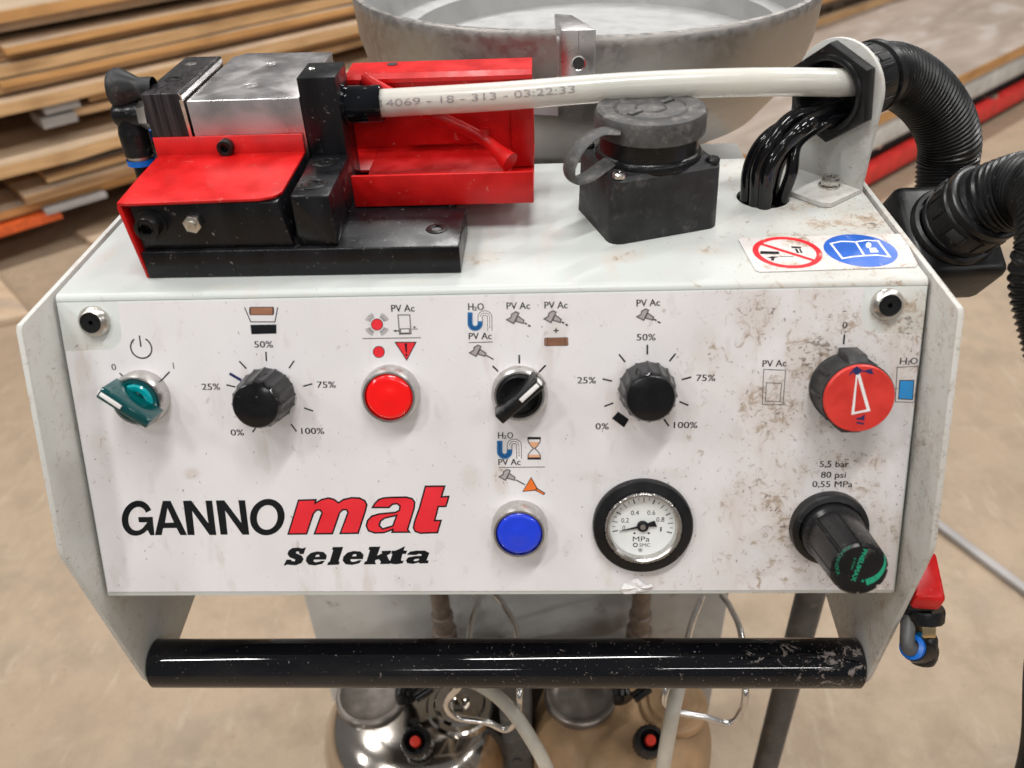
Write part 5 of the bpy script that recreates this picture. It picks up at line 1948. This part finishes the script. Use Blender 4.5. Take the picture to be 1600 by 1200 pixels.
GRP = 'sheets of the tall pile behind the feeder'
rows_ = [
    # v_top, v_bot, start, prj, edge, top, skew, rag, label
    (14, 32, -1.2, 0.03, 'ply_edge', 'ply_face', 0.0, 0.0, 'topmost visible orange-edged sheet of the tall pile behind the feeder'),
    (36, 54, -1.2, -0.03, 'ply_face', 'ply_face', 0.004, 0.0, 'brownish recessed sheet just under the topmost one of the tall pile'),
    (69, 82, 0.04, 0.03, 'ply_edge', 'ply_face', 0.012, 0.01, 'orange-edged sheet under the wide dark gap of the tall pile'),
    (83, 95, -0.02, 0.02, 'ply_edge_brown', 'ply_face', -0.004, 0.0, 'thin orange-edged sheet second below the wide dark gap of the tall pile'),
    (98, 117, -1.0, 0.03, 'ply_edge_pale', 'ply_face', 0.010, 0.008, 'thick pale-edged sheet third below the wide dark gap of the tall pile'),
    (121, 133, 0.0, 0.055, 'ply_edge', 'ply_face', -0.008, 0.0, 'orange-edged sheet level with the black knob of the feeder'),
    (134, 146, -1.0, 0.01, 'ply_edge_light', 'ply_face', 0.003, 0.0, 'pale sheet directly under the one level with the black knob'),
    (152, 171, -1.0, 0.085, 'ply_edge_pale', 'ply_face', -0.010, 0.0, 'thick projecting orange sheet above the grey corner blocks'),
    (181, 190, 0.22, 0.02, 'ply_edge_pale', 'ply_face', 0.0, 0.0, 'short-ended sheet beside the grey corner blocks'),
    (194, 206, 0.14, 0.03, 'ply_edge_light', 'ply_face', 0.0, 0.012, 'sheet right under the grey corner blocks'),
    (242, 262, -1.0, 0.12, 'ply_edge_pale', 'ply_face', -0.012, 0.02, 'wide sheet with a jagged splintered front edge, sticking out of the tall pile'),
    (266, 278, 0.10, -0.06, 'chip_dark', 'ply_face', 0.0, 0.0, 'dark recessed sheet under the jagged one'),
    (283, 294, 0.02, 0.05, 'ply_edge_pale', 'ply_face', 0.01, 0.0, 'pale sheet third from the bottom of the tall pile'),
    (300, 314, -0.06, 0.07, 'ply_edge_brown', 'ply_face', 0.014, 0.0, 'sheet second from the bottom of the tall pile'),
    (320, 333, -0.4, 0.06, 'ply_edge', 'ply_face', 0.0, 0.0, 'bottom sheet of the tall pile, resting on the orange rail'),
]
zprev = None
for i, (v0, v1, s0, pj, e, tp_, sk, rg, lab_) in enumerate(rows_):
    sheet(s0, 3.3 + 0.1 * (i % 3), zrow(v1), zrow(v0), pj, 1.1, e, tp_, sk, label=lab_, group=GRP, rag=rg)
# spacer battens that hold the gaps open
for i, (s0, va, vb_, lb_) in enumerate(((0.9, 95, 98, 'thin batten under the second sheet below the wide gap'), (2.0, 32, 36, 'thin batten under the topmost sheet'), (1.6, 54, 69, 'batten holding open the wide dark gap'), (0.6, 206, 242, 'batten above the jagged sheet, close to the feeder'), (1.9, 206, 242, 'batten above the jagged sheet, far behind the hopper bowl'))):
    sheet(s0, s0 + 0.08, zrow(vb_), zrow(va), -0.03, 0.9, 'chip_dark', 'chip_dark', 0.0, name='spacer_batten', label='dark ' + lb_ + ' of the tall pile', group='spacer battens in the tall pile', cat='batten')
# grey corner blocks and a pale blue strip, an orange rail under the pile
for v0, v1, lab_, xx in ((163, 182, 'upper grey plastic corner block between the sheets of the tall pile', (72, 128)), (186, 204, 'lower grey plastic corner block between the sheets of the tall pile', (70, 124))):
    k = DNR.dot(SA0) + 0.06
    A0, A1 = onP(xx[0], v1 - 2, DNR, k), onP(xx[1], v1 - 12, DNR, k)
    s0, s1 = (A0 - SA0).dot(DD), (A1 - SA0).dot(DD)
    zt2 = onP(xx[0], v0, DNR, k).z
    sheet(s0, s1, A0.z, zt2, 0.06, 0.12, 'bar_grey', 'bar_grey', 0.0, name='corner_block', label=lab_, cat='block')
k = DNR.dot(SA0) + 0.02
A0, A1 = onP(100, 264, DNR, k), onP(190, 238, DNR, k)
b = B()
ss0, ss1 = (A0 - SA0).dot(DD), (A1 - SA0).dot(DD)
mk('pale_blue', (0.36, 0.46, 0.56), 0.5)
sheet(ss0, ss1 + 0.6, A0.z - 0.010, A0.z + 0.010, 0.03, 0.03, 'pale_blue', 'pale_blue', 0.0, name='blue_strip', label='pale blue strip lying between two sheets low in the tall pile', cat='strip')
sheet(-1.0, 0.02, zrow(352), zrow(338), 0.09, 0.05, 'fork_orange', 'fork_orange', 0.0, name='orange_rail', label='orange steel rail under the bottom sheet of the tall pile', cat='rail')
sheet(-0.02, 0.16, zrow(338), zrow(330) , 0.10, 0.05, 'bar_grey', 'bar_grey', 0.0, name='grey_clip', label='grey plastic clip at the end of the orange rail', cat='clip')
for s0, lb_ in ((0.45, 'nearest'), (1.6, 'middle'), (2.9, 'farthest')):
    sheet(s0, s0 + 0.12, -Z0 + 0.001, zrow(334), -0.05, 0.9, 'chip_dark', 'chip_dark', 0.0, name='pile_bearer', label=lb_ + ' dark wooden bearer on the floor under the tall pile', group='bearers under the tall pile', cat='bearer')

# low trolley with one wide grey-brown board on the other side
CR = onZ(1352, 291, -Z0 + 0.03)
kR = DNR.dot(CR)


def sR(u, v): return (onP(u, v, DNR, kR) - CR).dot(DD), onP(u, v, DNR, kR).z


zt_b = sR(1475, 130)[1]
zb_b = sR(1475, 141)[1]
back = onZ(1340, 24, zt_b)
dep = -(back - CR).dot(DNR)
sheet(-0.55, 4.0, zb_b - 0.012, zt_b, 0.0, dep + 0.5, 'ply_edge', 'ply_grey', 0.0, name='wide_board', label='wide grey-brown board lying on the low red trolley beyond the conduit', cat='board', ctr=CR)
zr1, zr0_ = sR(1352, 268)[1], sR(1352, 292)[1]
trolley = thing('red_trolley', CR + DD * 0.6 + V((0, 0, -Z0 - CR.z)), 'low red-railed trolley under the wide grey-brown board', 'trolley')
MR = Matrix(((DD.x, -DNR.x, 0, CR.x), (DD.y, -DNR.y, 0, CR.y), (0, 0, 1, 0), (0, 0, 0, 1)))
b = B()
b.box(-0.5, 3.8, 0.0, 0.04, zr0_, zr1, 0.004, M=MR)
obj('red_rail', b, 'rail_red', trolley)
b = B()
b.box(-0.5, 3.8, 0.06, 0.12, zr1 - 0.01, zb_b - 0.0125, 0.004, M=MR)
obj('rear_beam', b, 'post_grey', trolley)
b = B()
b.box(-0.5, 3.8, 0.01, 0.058, zr1 + 0.055, zb_b - 0.0125, 0.004, M=MR)
obj('front_beam', b, 'column_grey', trolley)
for u, v in ((1384, 224), (1562, 158)):
    s_, z_ = sR(u, v)
    b = B()
    b.lathe([(0, -0.03), (0.012, -0.03), (0.012, 0.0), (0.022, 0.0), (0.022, 0.014), (0.010, 0.018), (0, 0.018)], 18, frame(MR @ V((s_, 0.03, z_)), DNR))
    obj('rail_bolt', b, 'zinc_bolt', trolley)
for s_ in (-0.4, 1.5, 3.4):
    b = B()
    b.box(s_, s_ + 0.06, 0.02, 0.08, -Z0 + 0.0005, zr0_ + 0.001, 0.003, M=MR)
    obj('trolley_foot', b, 'post_grey', trolley)
# pile of sheets beyond the wide board
for i, (dz0, dz1, pj, e, lab_) in enumerate(((0.001, 0.030, 0.0, 'ply_edge_pale', 'pale sheet lying on the wide grey-brown board'), (0.055, 0.095, -0.02, 'chip_dark', 'dark sheet second above the wide grey-brown board'), (0.098, 0.15, 0.03, 'ply_edge', 'orange-edged sheet topmost above the wide grey-brown board'))):
    sheet(-0.6, 3.9, zt_b + dz0, zt_b + dz1, -dep - 0.02 + pj, 0.6, e, 'ply_face', 0.0, label=lab_, ctr=CR, group='sheets on the wide board')
for s_, lb_ in ((-0.4, 'nearest'), (0.9, 'middle'), (2.5, 'farthest')):
    sheet(s_, s_ + 0.08, zt_b + 0.030, zt_b + 0.055, -dep - 0.05, 0.5, 'chip_dark', 'chip_dark', 0.0, name='spacer_batten', label=lb_ + ' dark spacer batten between the sheets lying on the wide board', ctr=CR, group='spacer battens on the wide board', cat='batten')

# things lying on the floor
ba_, bb_ = onZ(1400, 776, -Z0), onZ(1640, 957, -Z0)
dv = (bb_ - ba_).normalized()
nv = V((-dv.y, dv.x, 0))
b = B()
BM = Matrix(((dv.x, nv.x, 0, ba_.x), (dv.y, nv.y, 0, ba_.y), (0, 0, 1, -Z0), (0, 0, 0, 1)))
b.box(0, (bb_ - ba_).length, -0.008, 0.009, 0.0005, 0.013, 0.003, M=BM)
obj('steel_bar', b, 'bar_grey', None, label='straight grey steel bar lying on the concrete floor beside the console', cat='bar')
for pxs, lab_ in (([(118, 362), (150, 351), (222, 338), (235, 352), (158, 386)], 'pale board lying flat on the floor below the tall pile'), ([(-80, 405), (-10, 425), (30, 470), (46, 490), (-80, 520)], 'pale board on the floor beside the upper corner of the console')):
    P_ = [onZ(u, v, -Z0 + 0.02) for u, v in pxs]
    cx_ = sum((p.x for p in P_)) / len(P_)
    cy_ = sum((p.y for p in P_)) / len(P_)
    b = B()
    b.prism([(p.x - cx_, p.y - cy_) for p in P_], 0, 0.0195, bev=0.002)
    obj('floor_board', b, ['ply_face'], None, M=Matrix.Translation((cx_, cy_, -Z0 + 0.0005)), label=lab_, cat='board')
